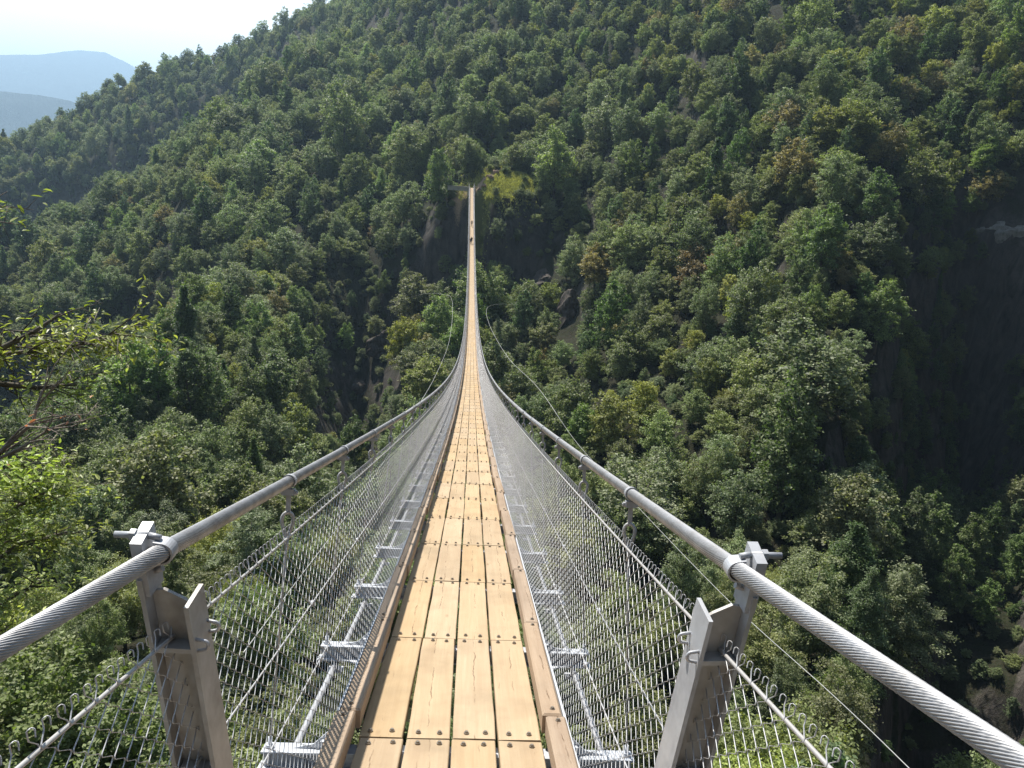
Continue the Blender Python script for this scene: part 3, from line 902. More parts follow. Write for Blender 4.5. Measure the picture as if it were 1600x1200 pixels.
for s in (-1, 1):
    line_tube('net_top_rope', s * (NTX - 0.004), NTZ + 0.004, 0.0054, M['rope'])
    for fx in (0.36, 0.63):
        line_tube('net_wire', s * (NB + (NTX - NB) * fx + 0.006), NTZ * fx, 0.0032, M['wire'], n=6)
    line_tube('net_foot_wire', s * (NB + 0.004), -0.02, 0.004, M['wire'], n=6)
# small rope grips here and there on the middle wires
for k in range(0, 30):
    for s in (-1, 1):
        for fx in (0.36, 0.63):
            mb = MB(); c = P(jy(k) + 0.05 + 0.2 * fx, s * (NB + (NTX - NB) * fx + 0.006), NTZ * fx)
            mb.box(c, (0.016, 0.026, 0.018), None, 0.003)
            mb.tube([c + Vector((-0.014, 0.006, 0.004)), c + Vector((0.014, 0.006, 0.004))], 0.004, 6)
            mb.build('wire_grip', M['galv'], bridge)

# leaning portal posts at the near head
def make_post(s):
    y = 1.88
    post = empty('post', (0, 0, 0), 0, bridge)
    base = P(y, 0, 0)
    lean = 0.10
    def X(x, h): return s * (x + lean * (h - 1.0))
    def plate(name, pts, y0, y1, mat=M['post']):
        mb = MB()
        mb.prism([(X(x, h), h) for x, h in pts], 1, y0, y1)
        o = mb.build(name, mat, post); o.location = base; return o
    hb = -2.6
    w0, w1, t = 0.676, 0.786, 0.012
    # web, notched at the head
    plate('web', [(w0 + t + .0005, hb), (w1 - .0005, hb), (w1 - .0005, 1.195), (w1 - 0.030, 1.20), (w0 + 0.030, 1.172), (w0 + t + .0005, 1.158)], -0.006, 0.006)
    # inner flange with sloping head, outer flange
    mb = MB()
    def flange(x0, x1, top0, top1, hw):
        V = []
        for x in (x0, x1):
            V += [(X(x, hb), -hw, hb), (X(x, hb), hw, hb), (X(x, top1), hw, top1), (X(x, top0), -hw, top0)]
        F = [(0, 1, 2, 3), (7, 6, 5, 4), (0, 4, 5, 1), (1, 5, 6, 2), (2, 6, 7, 3), (3, 7, 4, 0)]
        mb.add(V, F)
    flange(w0, w0 + t, 1.180, 1.182, 0.060)
    o = mb.build('inner_flange', M['galv'] if s > 0 else M['post'], post); o.location = base  # right flange in paler steel: its sunlit look is put into the colour
    mb = MB(); flange(w1, w1 + t, 1.25, 1.25, 0.052)
    o = mb.build('outer_flange', M['post'], post); o.location = base
    # thick head plate that takes the U-bolt
    mb = MB()
    V = []
    for x in (w1 - 0.014, w1 + 0.016):
        V += [(X(x, 1.22), -0.045, 1.20), (X(x, 1.22), 0.045, 1.20), (X(x, 1.38), 0.045, 1.372), (X(x, 1.36), -0.045, 1.352)]
    mb.add(V, [(0, 1, 2, 3), (7, 6, 5, 4), (0, 4, 5, 1), (1, 5, 6, 2), (2, 6, 7, 3), (3, 7, 4, 0)])
    o = mb.build('head_plate', M['galv'], post); o.location = base
    for hh in (1.035, 0.64):
        mb = MB()
        for yy in (-0.029, 0.029):
            V = [(X(w0 + t + .001, hh), yy - 0.0225, hh), (X(w1 - .001, hh), yy - 0.0225, hh + 0.004), (X(w1 - .001, hh), yy + 0.0225, hh + 0.004), (X(w0 + t + .001, hh), yy + 0.0225, hh)]
            V = V + [(a, b, c + 0.014) for a, b, c in V]
            mb.add(V, [(3, 2, 1, 0), (4, 5, 6, 7), (0, 1, 5, 4), (1, 2, 6, 5), (2, 3, 7, 6), (3, 0, 4, 7)])
        o = mb.build('stiffener', M['post'], post); o.location = base
    # flat strap bent round the cable, its threaded ends above and below it through the head plate
    cz = CH
    mb = MB()
    xo = w1 + 0.004
    pts = [(xo, cz + 0.034)] + [(CW + 0.0315 * math.cos(R(a)), cz + 0.0315 * math.sin(R(a))) for a in np.linspace(90, 270, 15)] + [(xo, cz - 0.034)]
    inn = [(xo, cz + 0.028)] + [(CW + 0.0258 * math.cos(R(a)), cz + 0.0258 * math.sin(R(a))) for a in np.linspace(90, 270, 15)] + [(xo, cz - 0.028)]
    nP = len(pts); hw = 0.021
    V = []
    for (xa, za), (xb, zb) in zip(pts, inn):
        V += [(s * xa, -hw, za), (s * xa, hw, za), (s * xb, hw, zb), (s * xb, -hw, zb)]
    F = []
    for i in range(nP - 1):
        for j in range(4):
            j2 = (j + 1) % 4
            F.append((i * 4 + j, i * 4 + j2, i * 4 + 4 + j2, i * 4 + 4 + j))
    mb.add(V, F)
    o = mb.build('cable_strap', M['galv'], post); o.location = base
    for dz in (0.044, -0.058):
        mb = MB()
        xp = w1 + lean * (cz + dz - 1.0)
        mb.tube([(s * (CW + 0.004), 0, cz + dz * 0.86), (s * (xp - 0.015), 0, cz + dz)], 0.009, 9)
        mb.tube([(s * (xp - 0.015), 0, cz + dz), (s * (xp + 0.072), 0, cz + dz)], 0.009, 9)
        mb.tube([(s * (xp + 0.0165), 0, cz + dz), (s * (xp + 0.031), 0, cz + dz)], 0.0165, 6, True, False)
        o = mb.build('strap_bolt', M['galv'], post); o.location = base
    # loops tying the net rope and the middle wire to the inner flange
    mb = MB()
    for hh, dy in ((NTZ + 0.004, -0.045), (NTZ + 0.004, 0.045), (NTZ * 0.63, -0.045), (NTZ * 0.63, 0.045)):
        xr = NB + (NTX - NB) * (hh / NTZ)
        mb = MB()
        if True:
            pts = [(s * (w0 + lean * (hh - 1) + 0.004), dy, hh - 0.018)]
            for a in np.linspace(-90, 90, 9):
                pts.append((s * (min(xr, w0) - 0.012 - math.cos(R(a)) * 0.012), dy, hh + math.sin(R(a)) * 0.014))
            pts.append((s * (w0 + lean * (hh - 1) + 0.004), dy, hh + 0.018))
            mb.tube(pts, 0.005, 7)
        o = mb.build('wire_loop', M['galv'], post); o.location = base
    return post
for s in (-1, 1): make_post(s)

# side stay cables: bowed out from the deck in plan, held off it by short ties
M['stay'] = mat_metal('stay_wire', (0.52, 0.52, 0.50), (0.44, 0.44, 0.42), 0.45, 0.3, 20)
def stay(s, pts, label):
    mb = MB(); pts = [Vector(p) for p in pts]
    # smooth through the points
    out = []
    for i in range(len(pts) - 1):
        p0, p1, p2, p3 = pts[max(i - 1, 0)], pts[i], pts[i + 1], pts[min(i + 2, len(pts) - 1)]
        for t in np.linspace(0, 1, 9)[:-1]:
            out.append(0.5 * ((2 * p1) + (p2 - p0) * t + (2 * p0 - 5 * p1 + 4 * p2 - p3) * t * t + (3 * p1 - p0 - 3 * p2 + p3) * t ** 3))
    out.append(pts[-1])
    mb.tube(out, [0.012 if p.y < 60 else 0.02 for p in out], 6)
    o = mb.build('stay_cable', M['stay'])
    tag(o, label, 'stay cable', 'wind stay cables beside the bridge')
    return o
stay(1, [(8.75, 8.23, -7.88), (9.60, 12.81, -9.56), (10.26, 17.18, -11.11), (10.04, 25.07, -12.84), (9.54, 38.85, -15.13), (8.40, 52.33, -16.66), (7.28, 71.63, -18.05), (5.52, 91.84, -20.15), (3.91, 111.93, -20.70), (3.39, 125.95, -20.55), (4.97, 149.92, -23.48), (10.08, 189.73, -29.67), (19.11, 224.19, -35.58)],
     'thin steel stay wire bowing out to the right of the deck')
stay(-1, [(-4.04, 13.40, -7.59), (-4.25, 19.54, -9.39), (-4.07, 29.72, -11.59), (-3.77, 43.84, -14.12), (-3.54, 57.89, -16.51), (-2.88, 77.95, -19.12), (-2.15, 99.98, -20.75), (-2.05, 115.98, -20.83), (-2.21, 125.98, -20.63), (-2.65, 139.97, -21.24), (-4.14, 154.94, -22.72), (-11.07, 184.67, -27.60), (-23.56, 220.74, -37.61)],
     'thin steel stay wire bowing out to the left of the deck')

# ------------------------------------------------------------------ trees
M['bark'] = mat_bark('grey_brown_bark', (0.10, 0.085, 0.068), (0.19, 0.17, 0.145))
LEAF = {
    'mid':    mat_leaf('leaf_mid_green', (0.078, 0.098, 0.034), (0.126, 0.144, 0.060), (0.85, 1.0, 0.40)),
    'grey':   mat_leaf('leaf_grey_green', (0.080, 0.104, 0.046), (0.126, 0.152, 0.072), (0.75, 0.9, 0.45)),
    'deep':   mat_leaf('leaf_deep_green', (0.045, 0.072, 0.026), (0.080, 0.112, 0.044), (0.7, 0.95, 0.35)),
    'yellow': mat_leaf('leaf_yellow_green', (0.104, 0.136, 0.032), (0.152, 0.180, 0.055), (1.0, 1.0, 0.35)),
    'bright': mat_leaf('leaf_fresh_green', (0.076, 0.112, 0.036), (0.114, 0.152, 0.055), (0.9, 1.1, 0.4)),
    'olive':  mat_leaf('leaf_olive', (0.118, 0.122, 0.046), (0.165, 0.158, 0.066), (0.9, 0.85, 0.35)),
    'grass':  mat_leaf('leaf_dry_grass', (0.135, 0.160, 0.055), (0.200, 0.210, 0.085), (0.8, 0.8, 0.4)),
    'brown':  mat_leaf('leaf_brownish', (0.118, 0.106, 0.050), (0.165, 0.138, 0.068), (0.9, 0.7, 0.35)),
}

def leaf_quads(centres, normals, size, aspect=1.5, fold=0.0):
    n = len(centres)
    a = rng.normal(size=(n, 3))
    nn = normals / np.linalg.norm(normals, axis=1, keepdims=True)
    t = np.cross(nn, a); t /= np.linalg.norm(t, axis=1, keepdims=True) + 1e-9
    b = np.cross(nn, t)
    s = (size * rng.uniform(0.6, 1.35, n))[:, None]
    # kite: pointed, widest a third of the way along
    p0 = centres - t * s * 0.5 * aspect
    p1 = centres + b * s * 0.5 - t * s * 0.1 + nn * s * fold
    p2 = centres + t * s * 0.5 * aspect
    p3 = centres - b * s * 0.5 - t * s * 0.1 + nn * s * fold
    v = np.stack([p0, p1, p2, p3], 1).reshape(-1, 3)
    f = np.arange(4 * n).reshape(-1, 4)
    return v, f

def crown_points(H, Rc, base, nblob, nleaf, shape, flat, seed):
    """leaf positions in ragged sprays over a crown built of several uneven leaders; returns centres, normals, sprays"""
    g = np.random.default_rng(seed)
    # leaders: sub-crowns of different height and reach
    nl = 1 if shape == 'cone' else int(g.integers(3, 6))
    lead = []
    for q in range(nl):
        an = 2 * math.pi * q / nl + g.uniform(-0.6, 0.6)
        off = 0.0 if nl == 1 else Rc * g.uniform(0.12, 0.50)
        lead.append((math.cos(an) * off, math.sin(an) * off, g.uniform(0.72, 1.0) if q else 1.0, g.uniform(0.50, 0.80) if nl > 1 else 1.0))
    blobs = []
    tries = 0
    while len(blobs) < nblob and tries < 6000:
        tries += 1
        lx, ly, lh, lr = lead[int(g.integers(0, nl))]
        h = g.uniform(0.0, 1.0) ** 0.85
        if shape == 'round':   prof = math.sqrt(max(0.0, 1 - (2 * h - 0.80) ** 2 / 1.46)) * (0.70 + 0.30 * min(1, h * 3))
        elif shape == 'tall':  prof = (0.50 + 0.5 * math.sin(math.pi * min(1, h * 0.95 + 0.05))) * (1 - h ** 3 * 0.80)
        elif shape == 'cone':  prof = (1.04 - h) ** 0.85 * (0.75 + 0.25 * math.sin(h * 19))
        else:                  prof = (1 - (h - 0.62) ** 2 * 1.9) * 0.98 * (1 - 0.4 * h ** 6)
        prof = max(prof, 0.08)
        rr = prof * Rc * lr * (1 - 0.62 * g.random() ** 1.8) * g.uniform(0.88, 1.16)
        an = g.uniform(0, 2 * math.pi)
        c = np.array([lx + math.cos(an) * rr, ly + math.sin(an) * rr, H * (base + (lh - base) * h * 0.96)])
        rb = Rc * g.uniform(0.07, 0.20) * (0.7 if h > 0.85 else 1)
        if all(np.linalg.norm((c - b[0]) * np.array([1, 1, 1.3])) > 0.40 * (rb + b[1]) for b in blobs):
            blobs.append((c, rb))
    C0 = np.array([b[0] for b in blobs]); R0 = np.array([b[1] for b in blobs])
    # each spray reaches outward and a little down from its own centre
    out = C0 - np.array([0, 0, H * (base + 0.35 * (1 - base))])
    out /= np.linalg.norm(out, axis=1, keepdims=True) + 1e-6
    out = out + g.normal(0, 0.45, out.shape); out[:, 2] -= 0.15; out /= np.linalg.norm(out, axis=1, keepdims=True)
    w = R0 ** 1.7; w /= w.sum()
    k = g.choice(len(blobs), nleaf, p=w)
    d = g.normal(size=(nleaf, 3)); d /= np.linalg.norm(d, axis=1, keepdims=True)
    d[:, 2] = np.where((d[:, 2] < -0.2) & (g.random(nleaf) < 0.6), -d[:, 2], d[:, 2])
    rad = R0[k] * g.uniform(0.1, 1.0, nleaf) ** 0.5 * (1 + 0.30 * g.normal(size=nleaf))
    along = g.normal(0, 0.55, nleaf) * R0[k]
    P = C0[k] + d * rad[:, None] * np.array([1.05, 1.05, flat]) + out[k] * along[:, None]
    nrm = g.normal(size=(nleaf, 3)) * 0.60 + d * 0.50 + np.array([0, 0, 0.75])
    return P, nrm, blobs

def trunk_mb(H, Rc, base, blobs, seed, r0):
    g = np.random.default_rng(seed + 99)
    mb = MB()
    top = H * 0.86
    lean = g.normal(size=2) * 0.04 * H
    ax = lambda h: Vector((lean[0] * (h / H) ** 1.5, lean[1] * (h / H) ** 1.5, h))
    hs = [-1.2, 0, H * 0.15, H * 0.33, H * 0.52, H * 0.7, top]
    mb.tube([ax(max(h, 0)) + Vector((0, 0, min(h, 0))) for h in hs], [r0 * 1.5, r0 * 1.2, r0 * 0.95, r0 * 0.78, r0 * 0.55, r0 * 0.33, r0 * 0.10], 7)
    order = sorted(blobs, key=lambda b: -b[1])[:9]
    for c, rb in order:
        c = Vector(c)
        h0 = min(max(c.z - 0.30 * math.hypot(c.x, c.y) - 0.10 * H, H * 0.16), top * 0.95)
        s = ax(h0)
        mid = s.lerp(c, 0.5) + Vector((0, 0, -0.03 * H))
        mb.tube([s, mid, c], [r0 * 0.40, r0 * 0.25, r0 * 0.07], 5)
    return mb

def make_proto(key, H, Rc, base, nblob, nleaf, size, shape, flat, leaf, seed, fold=0.0, r0=None):
    P, nrm, blobs = crown_points(H, Rc, base, nblob, nleaf, shape, flat, seed)
    v, f = leaf_quads(P, nrm, size, 1.8 if fold else 1.45, fold)
    cm = np_mesh('crown_' + key, v, f); cm.materials.append(LEAF[leaf])
    tm = trunk_mb(H, Rc, base, blobs, seed, r0 or H * 0.018).mesh('trunk_' + key); tm.materials.append(M['bark'])
    return dict(crown=cm, trunk=tm, H=H, Rc=Rc, leaf=leaf, shape=shape)

# far kinds (seen from 90 m and more) and near kinds with small leaves
PROTO = {}
_spec = [
    ('a', 13.5, 5.0, 0.18, 170, 9500, 0.285, 'round', 0.72, 'mid'),
    ('b', 15.0, 5.4, 0.16, 190, 10500, 0.285, 'round', 0.66, 'grey'),
    ('c', 16.5, 4.2, 0.12, 170, 9500, 0.27, 'tall', 0.75, 'deep'),
    ('d', 11.5, 5.2, 0.20, 150, 8800, 0.28, 'spread', 0.62, 'mid'),
    ('e', 12.0, 4.6, 0.14, 150, 8800, 0.27, 'round', 0.72, 'yellow'),
    ('f', 14.0, 4.8, 0.14, 170, 9500, 0.27, 'tall', 0.70, 'bright'),
    ('g', 12.5, 4.8, 0.18, 150, 8500, 0.27, 'spread', 0.66, 'olive'),
    ('h', 11.0, 4.4, 0.20, 130, 6500, 0.26, 'round', 0.70, 'brown'),
    ('i', 17.0, 3.8, 0.08, 180, 9500, 0.25, 'cone', 0.60, 'deep'),
    ('j', 14.5, 5.2, 0.16, 190, 10000, 0.26, 'spread', 0.58, 'grey'),
]
for i, s in enumerate(_spec):
    PROTO[s[0]] = make_proto(*(s[:5] + (int(s[5] * 1.35), s[6] * 0.92) + s[7:]), seed=20 + i)
    PROTO[s[0] + '2'] = make_proto(*(s[:5] + (int(s[5] * 1.35), s[6] * 0.92) + s[7:]), seed=320 + 7 * i)
_near = [
    ('na', 13.0, 4.6, 0.22, 170, 32000, 0.125, 'round', 0.66, 'mid'),
    ('nb', 12.0, 5.0, 0.24, 170, 32000, 0.125, 'spread', 0.60, 'yellow'),
    ('nc', 15.0, 4.2, 0.14, 170, 32000, 0.12, 'tall', 0.66, 'grey'),
    ('nd', 13.5, 4.4, 0.18, 170, 32000, 0.125, 'round', 0.66, 'bright'),
    ('ne', 15.0, 3.9, 0.08, 170, 30000, 0.115, 'cone', 0.60, 'deep'),
]
for i, s in enumerate(_near):
    PROTO[s[0]] = make_proto(*s, seed=70 + i, fold=0.06)

TREE_NAME = {'round': 'broadleaf_tree', 'tall': 'tall_broadleaf_tree', 'cone': 'pointed_tree', 'spread': 'spreading_tree'}
def plant(key, x, y, z, s, rz, sz=None, label='', group=None, name=None):
    p = PROTO[key]
    t = empty(name or TREE_NAME[p['shape']], (x, y, z), rz)
    t.scale = (s, s, sz or s)
    tag(t, label, 'tree', group)
    meshobj('trunk', p['trunk'], None, t)
    meshobj('crown', p['crown'], None, t)
    return t

CAMI = cam.matrix_world.inverted()
FPX = 1202.0
def pix(x, y, z):
    """photo position (1600 wide) of points; used only to word labels and to rank trees by size"""
    m = np.array(CAMI)
    p = np.stack([x, y, z, np.ones_like(x)], 0)
    q = m @ p
    d = -q[2]
    return 800 + FPX * q[0] / np.maximum(d, 1e-3), 600 - FPX * q[1] / np.maximum(d, 1e-3), d


def on_slope(d):
    """where a line of sight from the bridge head meets the hillside"""
    d = Vector(d).normalized()
    t = 60.0
    while t < 900:
        p = EYE + d * t
        if ground_z(p.x, p.y)[0] > p.z: break
        t += 0.5
    return EYE + d * t
ca = on_slope((0.12823, 0.97551, -0.17872))
cb = on_slope((0.07371, 0.98401, -0.16214))
cc = on_slope((0.09838, 0.98634, -0.13210))
cd = on_slope((0.59290, 0.80458, -0.03346))
ce = on_slope((0.22663, 0.96626, -0.12237))
cf = on_slope((-0.09850, 0.96898, -0.22668))
cg = on_slope((-0.13214, 0.95125, -0.27869))
CRAG_CLEAR = [(ca.x, ca.y, 8.5), (cb.x, cb.y, 5.5), (cc.x, cc.y, 6.0), (cd.x, cd.y, 9.0), (ce.x, ce.y, 4.0), (cf.x, cf.y, 7.0), (cg.x, cg.y, 5.0)]
CRAG_CLEAR += [(p.x * t, p.y * t, r * 0.55) for p, r in ((ca, 8.5), (cc, 6.0), (cd, 9.0)) for t in (0.97, 0.94)]

# --- single trees that stand out: (x, y, crown-top z, kind, height, girth, label)
HERO = [
    (-10.8, 263.8, 10.1, 'f', 16.0, 0.82, 'tall fresh green tree standing alone left of the far bridge head', 'trees on the left slopes'),
    (-4.8, 284.0, 18.0, 'a', 14.0, 0.95, 'grey-green tree close behind the far bridge head', 'trees on the left slopes'),
    (23.7, 275.0, 16.2, 'b', 18.0, 1.00, 'broad grey-green tree just right of the far bridge head path', 'trees on the right slopes'),
    (-16.0, 205.4, -32.5, 'e', 13.0, 0.85, 'sunlit yellow-green tree beside the left stay cable at midspan', 'trees on the left slopes'),
    (-7.5, 213.9, -28.4, 'f', 15.0, 1.00, 'sunlit green tree against the dark gully, touching the deck on its left', 'trees on the left slopes'),
    (-8.0, 177.8, -40.8, 'd', 13.0, 1.00, 'pale green tree below the left stay cable', 'trees on the left slopes'),
    (2.7, 216.0, -29.6, 'f', 13.0, 0.80, 'slim sunlit tree peeping out right of the far deck', 'trees on the right slopes'),
    (-8.1, 139.8, -39.2, 'b', 14.0, 0.80, 'tall pale tree rising beside the left handrail cable bend', 'trees on the left slopes'),
    (-24.7, 115.4, -38.4, 'b', 12.0, 0.95, 'lone pale green tree at the foot of the dark gully', 'trees on the left slopes'),
    (-28.6, 72.6, -31.3, 'nc', 10.0, 1.10, 'wide flat-topped pale tree below the upper left cable', 'trees on the left slopes'),
    (-25.9, 92.4, -33.4, 'a', 10.0, 0.90, 'rounded green tree above the left post cable', 'trees on the left slopes'),
    (-86.1, 334.1, 9.5, 'f', 20.0, 1.50, 'big rounded fresh green tree on the left mountainside', 'trees on the left slopes'),
    (-123.9, 369.8, 3.0, 'c', 20.0, 1.30, 'dark broad tree left of the big rounded green tree', 'trees on the left slopes'),
    (55.4, 187.0, -11.9, 'h', 13.0, 1.15, 'brownish dying tree in the middle of the right slope', 'trees on the right slopes'),
    (34.8, 209.1, -14.7, 'g', 12.0, 1.15, 'olive-yellow tree above the rock outcrop on the right', 'trees on the right slopes'),
    (24.1, 220.7, -18.5, 'e', 9.0, 1.00, 'small yellow-green tree at the crest of the rock outcrop', 'trees on the right slopes'),
    (59.4, 124.6, -13.9, 'b', 15.0, 1.35, 'large pale green layered tree on the right spur', 'trees on the right slopes'),
    (85.9, 153.6, -5.9, 'f', 12.0, 1.00, 'bright leafy tree overhanging the dark cliff on the right', 'trees on the right slopes'),
    (54.2, 120.4, -26.3, 'j', 14.0, 1.10, 'pale layered tree below the large tree on the right spur', 'trees on the right slopes'),
    (49.4, 150.1, -26.8, 'b', 15.0, 0.95, 'tall pale tree with a ragged top on the right slope', 'trees on the right slopes'),
    (54.6, 139.7, -29.3, 'a', 14.0, 0.90, 'rounded green tree right of the tall ragged pale tree', 'trees on the right slopes'),
    (21.8, 148.4, -35.0, 'a', 13.0, 0.90, 'round pale green tree above the right handrail cable', 'trees on the right slopes'),
    (28.6, 139.1, -35.4, 'e', 11.0, 0.95, 'small rounded yellowish tree right of the stay cable', 'trees on the right slopes'),
    (39.0, 111.4, -37.1, 'j', 11.0, 0.75, 'small pale feathery tree in the middle of the lower right slope', 'trees on the right slopes'),
    (89.1, 270.7, 40.4, 'e', 12.0, 1.10, 'bright yellow-green tree high on the right mountainside', 'trees on the right slopes'),
    (45.6, 281.3, 29.5, 'b', 17.0, 1.20, 'large round grey-green tree above the right slope centre', 'trees on the right slopes'),
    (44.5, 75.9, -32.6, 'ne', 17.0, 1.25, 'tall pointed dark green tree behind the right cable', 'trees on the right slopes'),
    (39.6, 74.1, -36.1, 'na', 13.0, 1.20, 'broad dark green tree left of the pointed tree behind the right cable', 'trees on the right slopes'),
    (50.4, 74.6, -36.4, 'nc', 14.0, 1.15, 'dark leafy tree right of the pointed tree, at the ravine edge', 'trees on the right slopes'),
    (34.3, 56.4, -29.9, 'nd', 8.0, 0.75, 'small bright green tree just above the right cable', 'trees on the right slopes'),
    (22.0, 40.4, -23.2, 'nb', 11.0, 1.15, 'yellow-green chestnut-like tree below the right cable and post', 'trees on the right slopes'),
    (18.0, 35.7, -24.1, 'nb', 10.0, 1.00, 'yellow-green leafy tree seen through the right netting beside the post', 'trees on the right slopes'),
    (32.3, 52.9, -33.4, 'na', 10.0, 0.90, 'green tree half hidden behind the right cable, low down', 'trees on the right slopes'),
    (74.3, 83.9, -51.0, 'nd', 20.0, 1.10, 'light green feathery tree cut by the right picture edge', 'trees on the right slopes'),
    (-16.7, 29.6, -19.1, 'nd', 10.0, 1.25, 'bright green leafy tree below the left cable near the bottom left', 'trees on the left slopes'),
    (-14.1, 28.7, -20.4, 'nd', 9.0, 1.20, 'fresh green leafy tree behind the left net and post', 'trees on the left slopes'),
    (-19.1, 30.5, -19.2, 'na', 10.0, 1.00, 'mid-green tree in the bottom left corner below the cable', 'trees on the left slopes'),
    (-16.3, 57.8, -32.6, 'nd', 10.0, 0.85, 'rounded fresh green tree seen through the left net beyond the post', 'trees on the left slopes'),
    (-20.1, 58.6, -30.9, 'na', 10.0, 1.00, 'dark leafy tree behind the left post', 'trees on the left slopes'),
    (-10.8, 40.6, -29.5, 'na', 9.0, 0.90, 'leafy green tree low behind the left net', 'trees on the left slopes'),
    (16.4, 55.6, -35.7, 'na', 10.0, 1.10, 'dull green leafy tree behind the right net', 'trees on the right slopes'),
    (14.7, 70.5, -39.8, 'na', 10.0, 1.10, 'mid-green leafy tree low behind the right net, near the deck', 'trees on the right slopes'),
    (16.0, 258.5, -7.7, 'd', 4.2, 1.10, 'dark green bush on the grassy bank right of the bridge end', 'bushes on the bank at the far bridge head'),
    (8.0, 256.9, -5.4, 'a', 3.4, 1.10, 'small dark bush right beside the far deck end', 'bushes on the bank at the far bridge head'),
    (21.4, 254.1, -12.7, 'e', 4.5, 1.20, 'sunny yellow-green bush low on the grassy bank', 'bushes on the bank at the far bridge head'),
    (12.5, 253.7, -13.1, 'a', 3.6, 1.30, 'low bush on the shaded foot of the grassy bank', 'bushes on the bank at the far bridge head'),
    (22.6, 261.0, -0.6, 'd', 5.0, 1.00, 'round bush at the upper right of the grassy bank', 'bushes on the bank at the far bridge head'),
    (-13.2, 127.3, -44.6, 'e', 9.0, 0.80, 'small yellow-green tree between the left cable and net', 'trees on the left slopes'),
    (-15.0, 109.0, -41.6, 'f', 9.0, 0.80, 'fresh green tree showing between left cable hangers', 'trees on the left slopes'),
]
hero_xy = []
for (x, y, ztop, key, h, girth, label, group) in HERO:
    p = PROTO[key]
    gz = float(ground_z(x, y)[0])
    if 'bush' in label: ztop = gz + h * 0.93
    elif ztop - h > gz: h = min(ztop - gz, h * 1.25); ztop = gz + h      # stand on the ground
    else: ztop = max(ztop, gz + h * 0.55)
    s = h / p['H']
    t_ = plant(key, x, y, ztop - h, s * girth, rng.uniform(0, 6.28), s, label, group, 'bush' if 'bush' in label else None)
    if 'bush' in label: t_['category'] = 'bush'
    hero_xy.append((x, y, p['Rc'] * s * girth))
hero_arr = np.array(hero_xy)

# --- the forest: jittered scatter over the slopes
cand = []
def scatter(step, r0, r1, a0, a1):
    nx = int(1300 / step)
    gx, gy = np.meshgrid(np.arange(-nx, nx) * step, np.arange(0, nx) * step)
    gx = gx + np.where((np.arange(gy.shape[0]) % 2)[:, None] == 0, 0, step / 2)
    gx = gx.ravel(); gy = gy.ravel()
    r = np.hypot(gx, gy); az = np.degrees(np.arctan2(gx, gy))
    k = (r >= r0) & (r < r1) & (az > a0) & (az < a1)
    gx = gx[k]; gy = gy[k]
    return gx + rng.uniform(-0.42, 0.42, len(gx)) * step, gy + rng.uniform(-0.42, 0.42, len(gy)) * step
X0, Y0_ = scatter(6.7, 30, 105, -50, 52)
X1, Y1 = scatter(6.0, 105, 200, -50, 54)
X2, Y2 = scatter(5.4, 200, 430, -48, 52)
X3, Y3 = scatter(6.6, 430, 900, -46, 2)
XW, YW = scatter(2.0, 120, 420, -48, 52)
SW = slope_at(XW, YW, 1.0)
kw = (SW > 1.4) & (rng.random(len(XW)) < np.minimum(0.9, np.sqrt(1 + SW ** 2) * (2.0 / np.where(np.degrees(np.arctan2(XW, YW)) > 24, 4.6, 6.5)) ** 2))
XW, YW = XW[kw], YW[kw]
XV, YV = scatter(3.0, 420, 720, -36, -9)
SV = slope_at(XV, YV, 1.5)
kv = (SV > 1.3) & (rng.random(len(XV)) < np.minimum(0.9, np.sqrt(1 + SV ** 2) * (3.0 / 6.5) ** 2))
XW, YW = np.concatenate([XW, XV[kv]]), np.concatenate([YW, YV[kv]])
n_wall = len(XW)
X = np.concatenate([X0, X1, X2, X3, XW]); Y = np.concatenate([Y0_, Y1, Y2, Y3, YW])
wall = np.arange(len(X)) >= len(X) - n_wall
Z = ground_z(X, Y); SL = slope_at(X, Y)
Rr = np.hypot(X, Y)
AZ_ = np.degrees(np.arctan2(X, Y))
cliffside = (AZ_ > 26) & (Rr > 140) & (Rr < 270)          # trees cling to the shaded wall on the right
gully = (AZ_ > -12.4) & (AZ_ < -4.9) & (Rr > 112) & (Rr < 262)
keep = wall | ((SL < np.where(Rr > 290, 4.5, 1.9)) & ~((SL > 1.3) & (rng.random(len(X)) < np.where(Rr > 290, np.where(AZ_ < -15, 0.5, 0.0), 0.5))))
keep &= ~(gully & (rng.random(len(X)) < np.where(wall, 0.10, 0.62)))
keep &= ~((AZ_ > 32.5) & (Rr < 205) & (rng.random(len(X)) < np.where(wall, 0.3, 0.25)))
# stand clear of the bridge, of the landing at its far end and of the single trees
keep &= ~((np.abs(X) < 7.5) & (Y < 256) & (Z + np.where(wall, 8.0, 15.5) > deck_z(Y)))
AL_ = (X - 1) * 0.80 + (Y - 258) * 0.60; PE_ = -(X - 1) * 0.60 + (Y - 258) * 0.80
keep &= ~((PE_ > -7.5) & (PE_ < 10.5) & (AL_ > -5) & (AL_ < 21) & (Y > 255))
keep &= ~((np.abs(X) < 9) & (Y > 255) & (Y < 268))
for cx_, cy_, cr_ in CRAG_CLEAR:
    keep &= np.hypot(X - cx_, Y - cy_) > cr_
for hx, hy, hr in hero_xy:
    keep &= np.hypot(X - hx, Y - hy) > hr * 0.85
